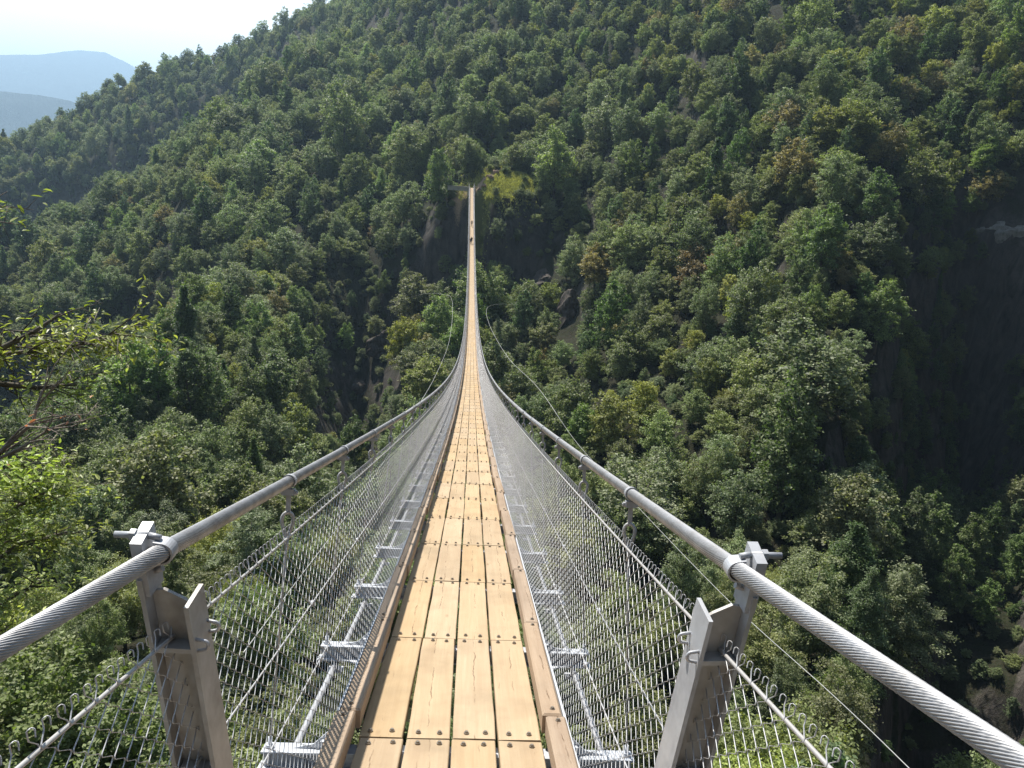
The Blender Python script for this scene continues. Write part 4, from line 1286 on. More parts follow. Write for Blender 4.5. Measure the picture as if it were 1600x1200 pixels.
# stands thin out here and there
keep &= (fbm(X / 21, Y / 21, 3, 31) + rng.normal(size=len(X)) * 0.16) > -0.36
X, Y, Z, Rr, SL, wall = X[keep], Y[keep], Z[keep], Rr[keep], SL[keep], wall[keep]
N = len(X)
kinds_far = list('abcdefghij') + [c + '2' for c in 'abcdefghij']
tn = fbm(X / 38, Y / 38, 3, 44)          # species come in patches
wts = np.stack([
    0.22 + 0.10 * tn, 0.20 + 0.22 * tn, 0.13 - 0.10 * tn, 0.12 + 0 * tn, 0.055 - 0.10 * tn,
    0.085 - 0.12 * tn, 0.022 + 0 * tn, 0.0004 + 0 * tn, 0.020 + 0 * tn, 0.16 + 0.12 * tn], 1)
wts = np.clip(wts, 0.0004, None)
wts[:, 4] *= np.where(X > 20, 1.9, 0.7); wts[:, 6] *= np.where(X > 20, 2.4, 0.8); wts[:, 1] *= np.where(X < 0, 1.4, 0.8)
cw = np.cumsum(wts / wts.sum(1, keepdims=True), 1)
KI = (rng.random(N)[:, None] > cw).sum(1).clip(0, 9) + 10 * (rng.random(N) < 0.5)
dim = (np.degrees(np.arctan2(X, Y)) > 31.5) & (Rr < 215)          # right-hand ravine: its shade is put in by darker leaf kinds
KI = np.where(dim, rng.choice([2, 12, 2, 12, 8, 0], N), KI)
S = np.exp(rng.normal(0, 0.26, N)) * np.interp(Rr, [30, 60, 120, 300, 700], [0.62, 0.68, 0.66, 0.66, 0.76])
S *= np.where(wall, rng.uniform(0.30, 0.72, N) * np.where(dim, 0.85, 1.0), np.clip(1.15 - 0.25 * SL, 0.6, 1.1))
SZ = S * rng.uniform(0.85, 1.18, N)
ROT = rng.uniform(0, 2 * math.pi, N)
Hh = np.array([PROTO[k]['H'] for k in kinds_far])[KI] * SZ
Rc = np.array([PROTO[k]['Rc'] for k in kinds_far])[KI] * S
# never into the bridge
okb = ~((np.abs(X - bow(Y)) < Rc + 2.2) & (Y < 258) & (Z + Hh > deck_z(Y) - 2.5))
okb &= ~((Rr < 70) & (Z + Hh > -10 - 0.30 * Rr) & (np.abs(X) < 60) & (np.abs(np.degrees(np.arctan2(X, Y))) < 50))
X, Y, Z, Rr, KI, S, SZ, ROT, Hh, Rc = [a[okb] for a in (X, Y, Z, Rr, KI, S, SZ, ROT, Hh, Rc)]
N = len(X)

# rank by size in view; line of sight tested against the canopy
U_, V_, D_ = pix(X, Y, Z + Hh * 0.72)
inview = (U_ > -40) & (U_ < 1640) & (V_ > -40) & (V_ < 1240) & (D_ > 1)
vis = np.ones(N)
tt = np.linspace(0.12, 0.965, 46)
tops = Z + Hh * 0.86
hid = np.zeros(N)
idx = np.where(inview)[0]
for t in tt:
    hx, hy = X[idx] * t, Y[idx] * t
    hz = EYE.z + (tops[idx] - EYE.z) * t
    g = ground_z(hx, hy) + np.interp(np.hypot(hx, hy), [30, 120, 300], [5, 7.5, 8.5])
    far_enough = np.hypot(hx - X[idx], hy - Y[idx]) > 9
    hid[idx] += ((g > hz) & far_enough)
score = np.where(inview, Rc * Hh / np.maximum(D_, 1) ** 2, 0) * np.where(hid > 0, 0.02, 1.0)
order = np.argsort(-score)
N_SINGLE = 300 - len(HERO)
single = order[:N_SINGLE]
rest = np.ones(N, bool); rest[single] = False
# (a forest beyond the frame still shades and shows from a step aside)

LOOK = {'a': 'mid-green round tree', 'b': 'large grey-green tree', 'c': 'tall dark green tree', 'd': 'low spreading green tree',
        'e': 'yellow-green round tree', 'f': 'tall fresh green tree', 'g': 'olive spreading tree', 'h': 'brownish thin tree',
        'i': 'dark pointed tree', 'j': 'layered grey-green tree'}
near_of = {'a': 'na', 'b': 'nc', 'c': 'nc', 'd': 'nb', 'e': 'nb', 'f': 'nd', 'g': 'nb', 'h': 'na', 'i': 'ne', 'j': 'nc'}
NEAR_LOOK = {'na': 'leafy mid-green tree', 'nb': 'leafy yellow-green tree', 'nc': 'tall leafy grey-green tree', 'nd': 'leafy fresh green tree', 'ne': 'leafy dark conical tree'}
def place_words(u, v):
    if u < 737:
        side = 'left'
        if v > 900: band = 'below the left cable' if u < 330 else 'seen through the left netting'
        elif v > 640: band = 'on the lower left slope' if u < 250 else ('above the left cable' if u < 480 else 'in the dark left gully')
        elif v > 420: band = 'in the left edge ravine' if u < 210 else ('on the left spur' if u < 470 else 'left of midspan')
        elif v > 250: band = 'low on the far left slope' if u < 300 else ('on the left spur crest' if u < 560 else 'left of the far bridge head')
        else: band = 'on the far left ridge' if u < 330 else ('high on the left mountainside' if u < 560 else 'above the bridge head, left')
    else:
        if v > 900: band = 'seen through the right netting' if u < 1090 else ('below the right cable' if u < 1330 else 'in the bottom right ravine')
        elif v > 640: band = 'just above the right cable' if u < 1000 else ('low on the right slope' if u < 1250 else 'at the foot of the right spur')
        elif v > 420: band = 'right of midspan' if u < 900 else ('below the rock outcrop' if u < 1120 else 'on the spur beside the dark cliff')
        elif v > 220: band = 'right of the far bridge head' if u < 900 else ('in the middle of the right slope' if u < 1180 else 'high up right of the slope centre')
        else: band = 'above the far bridge head' if u < 900 else ('high on the right mountainside' if u < 1250 else 'in the top right corner')
    return band
cells = {}
for i in single:
    far_kind = kinds_far[KI[i]]
    key = near_of[far_kind[0]] if Rr[i] < 95 else far_kind
    cells.setdefault((place_words(U_[i], V_[i]), key if key[0] == 'n' else key[0]), []).append(i)
ORD = {1: [''], 2: ['upper of two', 'lower of two'], 3: ['topmost of three', 'middle of three', 'lowest of three']}
def word_out(mem):
    """which one of its look-alikes a tree is: nearer the bridge or farther out, then its height among those"""
    if len(mem) <= 3:
        mem = sorted(mem, key=lambda i: V_[i])
        return [(i, ORD[len(mem)][n]) for n, i in enumerate(mem)]
    mem = sorted(mem, key=lambda i: abs(U_[i] - 737))
    out = []
    n = len(mem)
    parts = [('bridge side', mem[:(n + 1) // 2]), ('outer side', mem[(n + 1) // 2:])] if n <= 6 else \
            [('bridge side', mem[:(n + 2) // 3]), ('midway out', mem[(n + 2) // 3:(2 * n + 2) // 3]), ('outer side', mem[(2 * n + 2) // 3:])]
    for w, m in parts:
        m = sorted(m, key=lambda i: V_[i])
        for q, i in enumerate(m):
            o = ORD[len(m)][q] if len(m) <= 3 else (['topmost', 'second from top', 'third from top', 'fourth from top', 'lowest'][min(q, 4)])
            out.append((i, (w + ' ' + o).strip()))
    return out
for (band, key), mem in cells.items():
    look = LOOK.get(key) or NEAR_LOOK[key]
    for i, wd in word_out(mem):
        lab = look + ' ' + band + (', ' + wd if wd else '')
        if key[0] != 'n': far_key = kinds_far[KI[i]]
        else: far_key = key
        if key in near_of.values():
            q = PROTO[key]; s = S[i] * PROTO[kinds_far[KI[i]]]['Rc'] / q['Rc']; sz = Hh[i] / q['H']
        else:
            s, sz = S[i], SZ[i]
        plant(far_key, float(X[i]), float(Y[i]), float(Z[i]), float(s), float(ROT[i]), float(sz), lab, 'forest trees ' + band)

# --- every other tree: one body of forest, instanced on points from the crowns and trunks of the trees above
def first_with(mesh):
    for o in COL.objects:
        if o.type == 'MESH' and o.data == mesh:
            return o
    return None

def instance_forest(name, pts, rot, scl, kind, mats_from):
    me = bpy.data.meshes.new(name)
    me.vertices.add(len(pts)); me.vertices.foreach_set('co', np.asarray(pts, np.float32).ravel())
    for nm, typ, arr in (('spin', 'FLOAT_VECTOR', rot), ('size', 'FLOAT_VECTOR', scl), ('kind', 'INT', kind)):
        at = me.attributes.new(nm, typ, 'POINT')
        at.data.foreach_set('vector' if typ == 'FLOAT_VECTOR' else 'value', np.asarray(arr, np.float32 if typ != 'INT' else np.int32).ravel())
    o = bpy.data.objects.new(name, me); link(o)
    ng = bpy.data.node_groups.new(name + '_scatter', 'GeometryNodeTree')
    ng.interface.new_socket('Geometry', in_out='INPUT', socket_type='NodeSocketGeometry')
    ng.interface.new_socket('Geometry', in_out='OUTPUT', socket_type='NodeSocketGeometry')
    gi = ng.nodes.new('NodeGroupInput'); go = ng.nodes.new('NodeGroupOutput')
    join = ng.nodes.new('GeometryNodeJoinGeometry')
    def attr(nm, typ):
        a = ng.nodes.new('GeometryNodeInputNamedAttribute'); a.data_type = typ; a.inputs['Name'].default_value = nm
        return a.outputs['Attribute']
    spin, size, kd = attr('spin', 'FLOAT_VECTOR'), attr('size', 'FLOAT_VECTOR'), attr('kind', 'INT')
    e2r = ng.nodes.new('FunctionNodeEulerToRotation'); ng.links.new(spin, e2r.inputs[0])
    for k, objs in enumerate(mats_from):
        cmp_ = ng.nodes.new('FunctionNodeCompare'); cmp_.data_type = 'INT'; cmp_.operation = 'EQUAL'
        ng.links.new(kd, cmp_.inputs[2]); cmp_.inputs[3].default_value = k
        for ob in objs:
            oi = ng.nodes.new('GeometryNodeObjectInfo'); oi.inputs['Object'].default_value = ob
            oi.transform_space = 'ORIGINAL'; oi.inputs['As Instance'].default_value = True
            ip = ng.nodes.new('GeometryNodeInstanceOnPoints')
            ng.links.new(gi.outputs[0], ip.inputs['Points'])
            ng.links.new(cmp_.outputs[0], ip.inputs['Selection'])
            ng.links.new(oi.outputs['Geometry'], ip.inputs['Instance'])
            ng.links.new(e2r.outputs[0], ip.inputs['Rotation'])
            ng.links.new(size, ip.inputs['Scale'])
            ng.links.new(ip.outputs[0], join.inputs[0])
    ng.links.new(join.outputs[0], go.inputs[0])
    md = o.modifiers.new('scatter', 'NODES'); md.node_group = ng
    tag(o, kind='stuff')
    return o

srcs = []
for k in kinds_far:
    co, tr = first_with(PROTO[k]['crown']), first_with(PROTO[k]['trunk'])
    if co is None:                               # a kind that got no single tree: borrow the look of the first
        co, tr = first_with(PROTO['a']['crown']), first_with(PROTO['a']['trunk'])
    srcs.append((co, tr))
rp = np.stack([X, Y, Z], 1)[rest]
zr = np.zeros(rest.sum())
f_o = instance_forest('forest', rp, np.stack([zr, zr, ROT[rest]], 1), np.stack([S, S, SZ], 1)[rest], KI[rest], srcs)
tag(f_o, 'dense broadleaf forest filling the mountainsides behind the nearer trees', 'forest')

# --- shrubs and saplings between and below the trees
BX, BY = scatter(3.6, 26, 330, -47, 49)
BZ = ground_z(BX, BY); BS = slope_at(BX, BY)
kb = (BS < 6) & ~((BS > 1.3) & (rng.random(len(BX)) < 0.55)) & ~((BS > 2.6) & (rng.random(len(BX)) < 0.6)) & (rng.random(len(BX)) < 0.8)
kb &= ~((np.abs(BX - bow(BY)) < 5) & (BY < 257) & (BZ + 5 > deck_z(BY)))
kb &= ~((np.abs(BX - 1) < 5) & (BY > 256.5) & (BY < 265))
kb &= ~((np.abs(-(BX - 1) * 0.60 + (BY - 258) * 0.80 + 1.0) < 3.6) & (BX > 0) & (BX < 16) & (BY > 256))
kb &= ~((np.hypot(BX, BY) < 110) & (rng.random(len(BX)) < 0.2))
for cx_, cy_, cr_ in CRAG_CLEAR:
    kb &= np.hypot(BX - cx_, BY - cy_) > cr_ * 0.75
BX, BY, BZ = BX[kb], BY[kb], BZ[kb]
bs = rng.uniform(0.11, 0.28, len(BX)) * np.where(slope_at(BX, BY) > 1.5, 0.7, 1.0)
ub = instance_forest('undergrowth', np.stack([BX, BY, BZ - 0.9 * bs], 1), np.stack([rng.normal(0, 0.12, len(BX)), rng.normal(0, 0.12, len(BX)), rng.uniform(0, 6.28, len(BX))], 1),
                     np.stack([bs * 1.35, bs * 1.25, bs * 0.95], 1), rng.choice([0, 1, 2, 3, 9, 2], len(BX)), srcs)
tag(ub, 'shrubs and saplings covering the ground between the trees', 'undergrowth')
print('trees', N, 'single', len(single), 'shrubs', len(BX))
# ------------------------------------------------------------------ rock
def mat_rock(name, a, b, moss):
    m = NT(name)
    co = m.obj()
    n1 = m.noise(0.9, co, 7, 0.68, 0.5); n2 = m.noise(4.0, co, 5, 0.6)
    st = m.noise(1.0, m.mapping(co, (1.6, 1.6, 0.35)), 6, 0.7)
    c = m.mix(m.ramp(st, [(0.32, 0.0), (0.66, 1.0)]), a, b)
    c = m.mix(m.ramp(n1, [(0.50, 0.0), (0.68, 0.8)]), c, moss)
    return m.done(m.bsdf(c, 0.92, 0, 0.2, m.bump(m.math('ADD', st, m.math('MULTIPLY', n2, 0.4)), 0.9, 0.25)))
M['rock_dark'] = mat_rock('dark_schist', (0.045, 0.039, 0.035), (0.14, 0.118, 0.104), (0.035, 0.042, 0.018))
M['rock_sunlit'] = mat_rock('sunlit_gneiss', (0.20, 0.19, 0.18), (0.33, 0.32, 0.30), (0.10, 0.10, 0.085))  # paler than the other rock: sunlight on the ledge put into the colour
M['rock_warm'] = mat_rock('warm_stone', (0.30, 0.21, 0.15), (0.44, 0.32, 0.24), (0.20, 0.16, 0.09))

def rock(name, loc, size, seed, mat, label, cat, group=None, rz=0.0, sub=4, jag=0.35, parent=None):
    bm = bmesh.new()
    bmesh.ops.create_icosphere(bm, subdivisions=sub, radius=1.0)
    co = np.array([v.co[:] for v in bm.verts])
    # flat facets from random cutting planes, then strata noise
    g = np.random.default_rng(seed)
    for _ in range(14):
        n = g.normal(size=3); n /= np.linalg.norm(n); d = g.uniform(0.55, 0.9)
        over = co @ n - d
        co = co - np.clip(over, 0, None)[:, None] * n[None] * 0.92
    nz = fbm(co[:, 0] * 2.2 + seed, co[:, 2] * 3.4 + co[:, 1] * 1.7, 5, seed)
    rid = 1 - 2 * np.abs(fbm(co[:, 0] * 1.6 - seed, co[:, 1] * 1.6 + co[:, 2] * 0.5, 4, seed + 5))
    co = co * (1 + jag * (0.55 * nz + 0.30 * rid)[:, None])
    for v, c in zip(bm.verts, co): v.co = Vector(c * np.array(size))
    me = bpy.data.meshes.new(name); bm.to_mesh(me); bm.free()
    o = meshobj(name, me, mat, parent, loc)
    o.rotation_euler = (0, 0, rz)
    tag(o, label, cat, group)
    return o
rock('rock_outcrop', (ca.x * 1.006, ca.y * 1.006, ca.z), (4.5, 5.0, 9.0), 31, M['rock_dark'], 'dark brown rock crag on the right slope beside the bridge', 'rock', 'rock outcrops in the gorge', 0.40, 5)
rock('rock_outcrop', (cb.x * 1.006, cb.y * 1.006, cb.z), (2.6, 4.0, 7.5), 32, M['rock_dark'], 'narrow rock crag close right of the midspan deck', 'rock', 'rock outcrops in the gorge', 0.10, 5)
rock('rock_outcrop', (cc.x * 1.006, cc.y * 1.006, cc.z), (5.0, 5.0, 3.6), 33, M['rock_dark'], 'grassy-topped rock shelf above the dark crag', 'rock', 'rock outcrops in the gorge', 0.80, 5)
rock('rock_outcrop', (cd.x * 1.006, cd.y * 1.006, cd.z), (11.0, 2.6, 4.2), 34, M['rock_sunlit'], 'sunlit bare rock ledge in the cliff at the right edge', 'rock', 'rock outcrops in the gorge', -0.63, 5)
rock('rock_outcrop', (ce.x * 1.006, ce.y * 1.006, ce.z), (4.0, 4.0, 4.0), 39, M['rock_dark'], 'small shaded rock face among trees on the right slope', 'rock', 'rock outcrops in the gorge', 0.60, 5)
rock('rock_outcrop', (cf.x * 1.006, cf.y * 1.006, cf.z), (6.0, 4.0, 5.5), 37, M['rock_dark'], 'rough dark rock ribs deep in the gully left of the deck', 'rock', 'rock outcrops in the gorge', 0.30, 5)
rock('rock_outcrop', (cg.x * 1.006, cg.y * 1.006, cg.z), (5.0, 4.0, 4.0), 40, M['rock_dark'], 'lower dark rock rib in the left gully', 'rock', 'rock outcrops in the gorge', 1.10, 5)


# ------------------------------------------------------------------ far bridge head
M['concrete'] = mat_rock('pale_concrete', (0.36, 0.34, 0.31), (0.48, 0.46, 0.42), (0.30, 0.29, 0.25))
yE = jy(ROW_B)
ab = MB()
ab.box((bow(yE), yE + 1.6, deck_z(yE) - 1.3), (2.6, 3.1, 2.5), None, 0.05)
tag(ab.build('concrete_abutment', M['concrete']), 'pale concrete block carrying the far end of the bridge', 'abutment')
ab = MB()
ab.box((0, -3.6, -1.3), (2.8, 2.5, 2.4), None, 0.05)
ab.box((0, -2.9, -4.0), (5.0, 5.0, 3.2), None, 0.1)
tag(ab.build('concrete_abutment', M['concrete']), 'concrete block under the near end of the deck', 'abutment')
for s, w in ((-1, 'left'), (1, 'right')):
    p = MB()
    z0 = deck_z(yE)
    p.box((bow(yE) + s * 0.92, yE + 0.2, z0 + 0.1), (0.16, 0.16, 3.0), None, 0.01)
    p.box((bow(yE) + s * 0.92, yE + 0.2, z0 + 1.63), (0.24, 0.24, 0.05), None, 0.01)
    p.tube([(bow(yE) + s * 0.92, yE + 0.2, z0 + 1.5), (bow(yE) + s * 1.0, yE + 5.0, z0 + 0.2)], 0.05, 8)
    tag(p.build('anchor_post', M['post']), 'small steel anchor post on the %s side of the far bridge head' % w, 'post')
wl = MB()
wl.box((-4.4, 257.2, -4.05), (6.6, 0.45, 1.3), None, 0.06)
wl.box((-4.4, 257.22, -3.34), (6.9, 0.6, 0.12), None, 0.03)
tag(wl.build('retaining_wall', M['concrete']), 'low pale wall left of the far bridge head', 'wall')
g = np.random.default_rng(3)
bl = ['small reddish boulder beside the path above the far bridge head', 'flat reddish stone at the path edge, right of the far bridge head',
      'larger brown boulder where the path climbs behind the bridge head', 'reddish stone topmost on the path behind the bridge head', 'low brown stone just behind the deck end']
for i, (bx, by, sz) in enumerate([(2.6, 259.5, 0.8), (4.2, 261, 1.0), (6.0, 264.5, 1.5), (8.0, 268.0, 1.3), (1.2, 260.8, 0.7)]):
    rock('boulder', (bx, by, float(ground_z(bx, by)[0]) + sz * 0.25), (sz, sz * 0.9, sz * 0.65), 60 + i, M['rock_warm'], bl[i], 'boulder', 'boulders at the far bridge head', float(g.uniform(0, 3)), 3)

# grass tufts on the landing
def grass_patch():
    n = 7500
    al = rng.uniform(-3, 22, n); pe = rng.normal(-1.0, 4.2, n)
    x = 1 + al * 0.80 - pe * 0.60; y = 258 + al * 0.60 + pe * 0.80
    line = np.abs(x - (0.2 + 0.62 * np.clip(y - 257, 0, 30) + 0.6 * np.sin(np.clip(y - 257, 0, 30) * 0.8)))
    k = (line > 0.9) & (x > -8) & (x < 26) & ((y > 258.3) | (x > 4)) & (y > 250)
    x, y = x[k], y[k]; z = ground_z(x, y); n = len(x)
    V = []; 
    for b in range(4):
        a = rng.uniform(0, 6.28, n); h = rng.uniform(0.25, 0.75, n); w = rng.uniform(0.05, 0.12, n)
        ox, oy = rng.normal(0, 0.2, n), rng.normal(0, 0.2, n)
        c = np.stack([x + ox, y + oy, z - 0.05], 1)
        d = np.stack([np.cos(a), np.sin(a), 0 * a], 1) * w[:, None]
        tip = c + np.stack([rng.normal(0, 0.15, n), rng.normal(0, 0.15, n), h], 1)
        V.append(np.stack([c - d, c + d, tip + d * 0.2, tip - d * 0.2], 1))
    V = np.concatenate(V).reshape(-1, 3)
    o = meshobj('grass', np_mesh('grass', V, np.arange(len(V)).reshape(-1, 4)), LEAF['grass'])
    tag(o, 'sunny rough grass beside the path at the far bridge head', 'grass', kind='stuff')
grass_patch()

# ------------------------------------------------------------------ people far out on the deck
def mat_cloth(name, c):
    m = NT(name); co = m.obj()
    n = m.noise(30, co, 3, 0.6)
    return m.done(m.bsdf(m.mix(n, tuple(x * 0.8 for x in c), tuple(x * 1.15 for x in c)), 0.85, 0, 0.2))
SKIN = mat_cloth('skin', (0.50, 0.32, 0.24)); HAIR = mat_cloth('hair', (0.03, 0.022, 0.018))
DARKC = mat_cloth('dark_cloth', (0.018, 0.019, 0.024)); GREYC = mat_cloth('grey_cloth', (0.10, 0.10, 0.11)); BLUEC = mat_cloth('blue_cloth', (0.05, 0.07, 0.13))

def skin_mesh(name, nodes, edges, root=0, sub=1):
    me = bpy.data.meshes.new(name)
    me.from_pydata([n[0] for n in nodes], edges, [])
    o = bpy.data.objects.new(name, me); COL.objects.link(o)
    o.modifiers.new('s', 'SKIN')
    for i, d in enumerate(me.skin_vertices[0].data):
        r = nodes[i][1]; d.radius = r if isinstance(r, tuple) else (r, r); d.use_root = (i == root)
    ss = o.modifiers.new('ss', 'SUBSURF'); ss.levels = sub; ss.render_levels = sub
    dg = bpy.context.evaluated_depsgraph_get()
    out = bpy.data.meshes.new_from_object(o.evaluated_get(dg))
    bpy.data.objects.remove(o, do_unlink=True)
    for p in out.polygons: p.use_smooth = True
    return out

def person(y, x, h, face, top, legs, label, stride):
    root = empty('person', P(y, x, 0.0), face)
    tag(root, label, 'person', 'people walking on the far half of the bridge')
    s = h / 1.75
    a = stride
    N = [((0, 0, .94), (.15, .11)), ((0, 0, 1.10), (.135, .10)), ((0, 0, 1.30), (.17, .115)), ((0, 0, 1.44), (.13, .09)), ((0, .01, 1.52), .052), ((0, .02, 1.60), .085), ((0, .02, 1.68), .092), ((0, .01, 1.735), .06),
         ((.09, a * .02, .90), .09), ((.10, a * .16, .50), .062), ((.10, a * .20 - .04, .10), .042), ((.10, a * .20 + .10, .035), .035),
         ((-.09, -a * .02, .90), .09), ((-.10, -a * .10, .50), .062), ((-.10, -a * .28, .12), .042), ((-.10, -a * .28 + .12, .035), .035),
         ((.19, 0, 1.40), .055), ((.25, -a * .10, 1.14), .043), ((.24, -a * .06 + .10, .92), .034), ((.235, -a * .02 + .14, .83), .03),
         ((-.19, 0, 1.40), .055), ((-.25, a * .10, 1.14), .043), ((-.24, a * .16 + .08, .92), .034), ((-.235, a * .2 + .12, .83), .03)]
    N = [((p[0] * s, p[1] * s, p[2] * s), tuple(q * s for q in r) if isinstance(r, tuple) else r * s) for p, r in N]
    E_ = [(0, 1), (1, 2), (2, 3), (3, 4), (4, 5), (5, 6), (6, 7), (0, 8), (8, 9), (9, 10), (10, 11), (0, 12), (12, 13), (13, 14), (14, 15), (3, 16), (16, 17), (17, 18), (18, 19), (3, 20), (20, 21), (21, 22), (22, 23)]
    me = skin_mesh('body', N, E_)
    for mt in (SKIN, top, legs, HAIR): me.materials.append(mt)
    for p in me.polygons:
        z = p.center.z / s
        if z > 1.50: p.material_index = 3 if (z > 1.66 or p.center.y < -0.03) else 0
        elif z > 0.92 and (abs(p.center.x) < .215 * s or z > 1.12): p.material_index = 1
        elif z > 0.08 and abs(p.center.x) < .2 * s: p.material_index = 2
        elif z <= 0.08: p.material_index = 3
    meshobj('body', me, None, root)
    return root
person(191.0, 0.02, 1.76, R(180), DARKC, GREYC, 'person in dark top walking on the deck near the far end', 1)
person(190.2, -0.22, 1.62, R(180), DARKC, BLUEC, 'person in dark top close beside the dark-clad walker', -1)
person(211.0, 0.05, 1.72, R(180), GREYC, DARKC, 'person in grey top farther along the deck towards the end', 1)

# ------------------------------------------------------------------ branches close by on the left
LEAF['near'] = mat_leaf('leaf_chestnut_near', (0.115, 0.160, 0.045), (0.165, 0.200, 0.066), (1.0, 1.1, 0.4), rough=0.42)
LEAF['rust'] = mat_leaf('leaf_rust', (0.22, 0.10, 0.05), (0.30, 0.15, 0.07), (1.0, 0.7, 0.4))
M['dead'] = mat_bark('dead_wood', (0.20, 0.165, 0.13), (0.36, 0.31, 0.26))

def near_branch(root, limb, twigs, n_leaf, size, mat, g, leafy=True, spread=0.20, bark=None, thick=0.06):
    """limb: points; twigs: how many side shoots; leaves sit along the shoots"""
    mb = MB()
    limb = [Vector(p) for p in limb]
    n = len(limb)
    rads = [thick * (1 - i / n) + 0.008 for i in range(n)]
    mb.tube(limb, rads, 8)
    pts = []
    for k in range(twigs):
        t = g.uniform(0.22, 1.0); i = min(int(t * (n - 1)), n - 2); f = t * (n - 1) - i
        s = limb[i].lerp(limb[i + 1], f)
        d = (limb[i + 1] - limb[i]).normalized()
        dd = (d * g.uniform(0.3, 1.0) + Vector(g.normal(0, 0.55, 3) * np.array([1, 1, 0.30])) + Vector((0, 0, -0.02))).normalized()
        L = g.uniform(0.5, 1.25)
        e = s + dd * L + Vector((0, 0, g.uniform(-0.12, 0.10)))
        mid = s.lerp(e, 0.5) + Vector(g.normal(0, 0.05, 3))
        mb.tube([s, mid, e], [0.016, 0.010, 0.004], 5)
        for _ in range(3):
            q = mid.lerp(e, g.uniform(0, 1)); q2 = q + Vector(g.normal(0, 0.22, 3))
            mb.tube([q, q2], [0.006, 0.003], 4)
            pts.append((q, q2))
        pts.append((s, mid)); pts.append((mid, e)); pts.append((mid, e))
    br = mb.build('branch', bark or M['bark'], root)
    if not leafy: return
    C, Nn, T = [], [], []
    for _ in range(n_leaf):
        a, b = pts[int(g.integers(0, len(pts)))]
        p = a.lerp(b, g.uniform(0.1, 1.0)) + Vector(g.normal(0, spread * 0.4, 3))
        C.append(p[:]); Nn.append(Vector(g.normal(0, 0.5, 3) + np.array([0, 0, 0.9])).normalized()[:]); 
        T.append((b - a).normalized()[:] if (b - a).length > 1e-6 else (1, 0, 0))
    C, Nn, T = np.array(C), np.array(Nn), np.array(T) + g.normal(0, 0.6, (n_leaf, 3)) + np.array([0, 0, -0.35])
    t = T - Nn * (T * Nn).sum(1, keepdims=True); t /= np.linalg.norm(t, axis=1, keepdims=True)
    b = np.cross(Nn, t)
    s = (size * g.uniform(0.65, 1.3, n_leaf))[:, None]
    # lance-shaped leaf folded along its rib: 6 rim points, two quads and two triangles as quads
    w = 0.19
    base = C; tip = C + t * s - Nn * s * 0.12
    l1 = C + t * s * 0.3 + b * s * w + Nn * s * 0.05; l2 = C + t * s * 0.68 + b * s * w * 0.85 + Nn * s * 0.02
    r1 = C + t * s * 0.3 - b * s * w + Nn * s * 0.05; r2 = C + t * s * 0.68 - b * s * w * 0.85 + Nn * s * 0.02
    V = np.stack([base, l1, l2, tip, r2, r1], 1).reshape(-1, 3)
    k = np.arange(n_leaf) * 6
    F = np.concatenate([np.stack([k, k + 3, k + 2, k + 1], 1), np.stack([k, k + 5, k + 4, k + 3], 1)])
    meshobj('leaves', np_mesh('leaves', V, F), mat, root)

g = np.random.default_rng(77)
ct = empty('chestnut_tree', (0, 0, 0))
tag(ct, 'near chestnut tree reaching sunlit leafy branches in from the left edge', 'tree')
tk = MB(); tk.tube([(-11.96, 12.07, -10.66), (-11.01, 12.28, -5.50), (-10.44, 12.51, -1.73), (-10.02, 12.72, 0.59), (-9.55, 12.82, 2.76)], [0.34, 0.30, 0.24, 0.16, 0.06], 10); tk.build('trunk', M['bark'], ct)
near_branch(ct, [(-10.48, 12.47, -2.15), (-9.41, 12.68, -1.88), (-8.29, 12.85, -1.71), (-7.37, 13.06, -1.60), (-6.61, 13.24, -1.49), (-6.02, 13.40, -1.27)], 48, 1000, 0.135, LEAF['near'], g)
near_branch(ct, [(-8.29, 12.85, -1.71), (-7.72, 12.85, -2.12), (-7.16, 12.94, -2.19), (-6.61, 13.12, -2.15)], 12, 220, 0.135, LEAF['near'], g)
near_branch(ct, [(-10.03, 12.71, 0.49), (-9.29, 12.77, 0.63), (-8.54, 12.80, 0.72), (-7.88, 12.99, 0.75)], 10, 90, 0.15, LEAF['near'], g)
near_branch(ct, [(-8.10, 12.85, -1.86), (-7.62, 12.79, -1.50), (-7.16, 12.94, -1.24), (-6.73, 13.06, -0.91)], 9, 110, 0.135, LEAF['near'], g)
dt = empty('dead_tree', (0, 0, 0))
tag(dt, 'bare dead limb with a few rust-coloured leaves at the left edge', 'tree')
near_branch(dt, [(-9.41, 11.02, -4.73), (-8.18, 11.35, -3.67), (-7.24, 11.50, -3.01), (-6.69, 11.60, -2.71), (-6.37, 11.67, -2.47), (-6.09, 11.70, -2.35)], 9, 0, 0.12, None, g, False, 0.2, M['dead'], 0.026)
near_branch(dt, [(-7.64, 11.48, -3.28), (-7.09, 11.60, -2.83), (-6.80, 11.65, -2.49), (-6.55, 11.68, -2.31)], 5, 14, 0.11, LEAF['rust'], g, True, 0.2, M['dead'], 0.02)
near_branch(dt, [(-7.24, 11.50, -3.01), (-6.63, 11.75, -2.39), (-6.55, 11.80, -2.08), (-6.49, 11.83, -1.88)], 4, 0, 0.12, None, g, False, 0.2, M['dead'], 0.026)
lt = empty('chestnut_tree', (0, 0, 0))
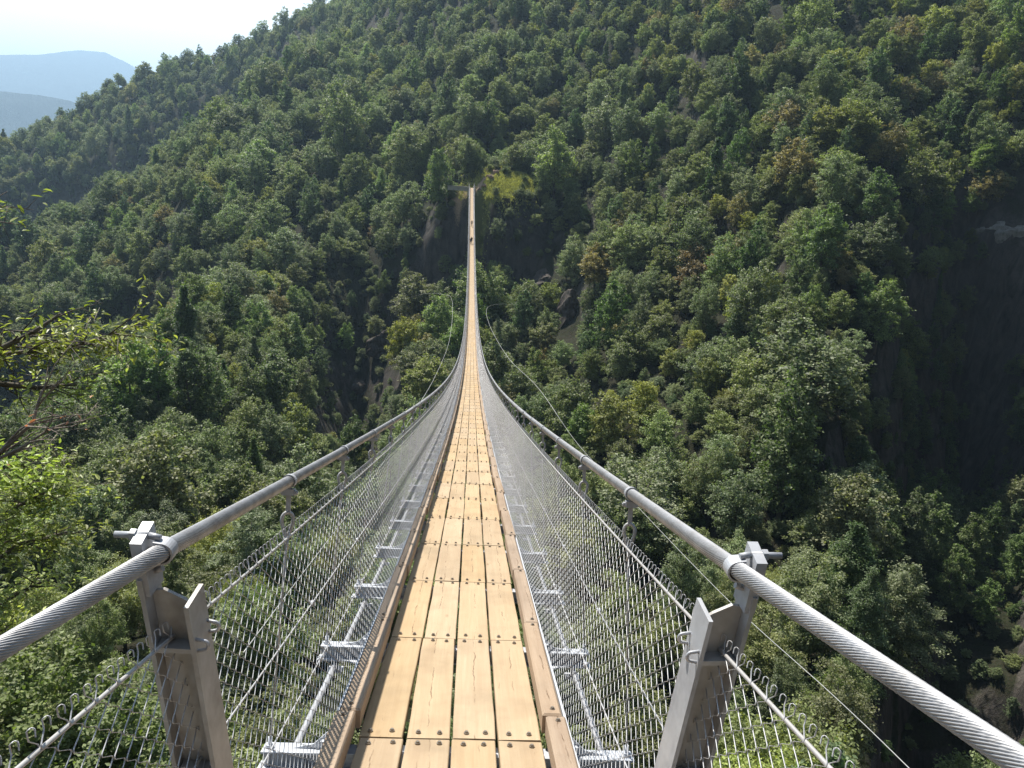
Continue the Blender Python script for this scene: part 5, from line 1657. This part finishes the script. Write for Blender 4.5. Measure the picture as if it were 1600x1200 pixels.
tag(lt, 'leafy tree crown crowding the left edge below the dead limb', 'tree')
tk = MB(); tk.tube([(-12.14, 14.60, -14.15), (-11.21, 14.83, -9.24), (-10.62, 15.01, -6.74), (-10.10, 15.13, -5.04)], [0.26, 0.2, 0.12, 0.05], 9); tk.build('trunk', M['bark'], lt)
near_branch(lt, [(-10.62, 15.01, -6.74), (-9.81, 15.08, -6.01), (-9.10, 15.29, -5.50), (-8.48, 15.41, -5.17)], 22, 620, 0.155, LEAF['near'], g, True, 0.34)
near_branch(lt, [(-10.98, 14.88, -8.18), (-9.98, 14.97, -6.99), (-9.17, 15.25, -6.37), (-8.25, 15.54, -6.18)], 22, 620, 0.155, LEAF['near'], g, True, 0.34)
near_branch(lt, [(-11.21, 14.83, -9.24), (-10.08, 14.90, -8.17), (-9.35, 15.13, -7.52), (-8.68, 15.30, -7.21)], 22, 620, 0.155, LEAF['near'], g, True, 0.34)
near_branch(lt, [(-10.10, 15.13, -5.04), (-9.61, 15.21, -4.77), (-9.18, 15.35, -4.74)], 22, 620, 0.155, LEAF['near'], g, True, 0.34)
near_branch(lt, [(-11.07, 14.81, -8.75), (-10.35, 14.83, -8.59), (-9.67, 15.05, -8.41)], 22, 620, 0.155, LEAF['near'], g, True, 0.34)
near_branch(lt, [(-10.62, 15.01, -6.74), (-10.13, 15.11, -6.48), (-9.55, 15.24, -6.38)], 22, 620, 0.155, LEAF['near'], g, True, 0.34)


# ------------------------------------------------------------------ air
hz = MB()
hz.box((-4500, 7450, 520), (18900, 16000, 1375))
M_h = bpy.data.materials.new('thin_haze'); M_h.use_nodes = True
ht = M_h.node_tree; ht.nodes.clear()
ho = ht.nodes.new('ShaderNodeOutputMaterial'); hv = ht.nodes.new('ShaderNodeVolumePrincipled')
hv.inputs['Color'].default_value = (0.50, 0.74, 1.0, 1)
hv.inputs['Density'].default_value = 0.00017
hv.inputs['Anisotropy'].default_value = 0.4
ht.links.new(hv.outputs[0], ho.inputs['Volume'])
tag(hz.build('haze', M_h), kind='stuff')
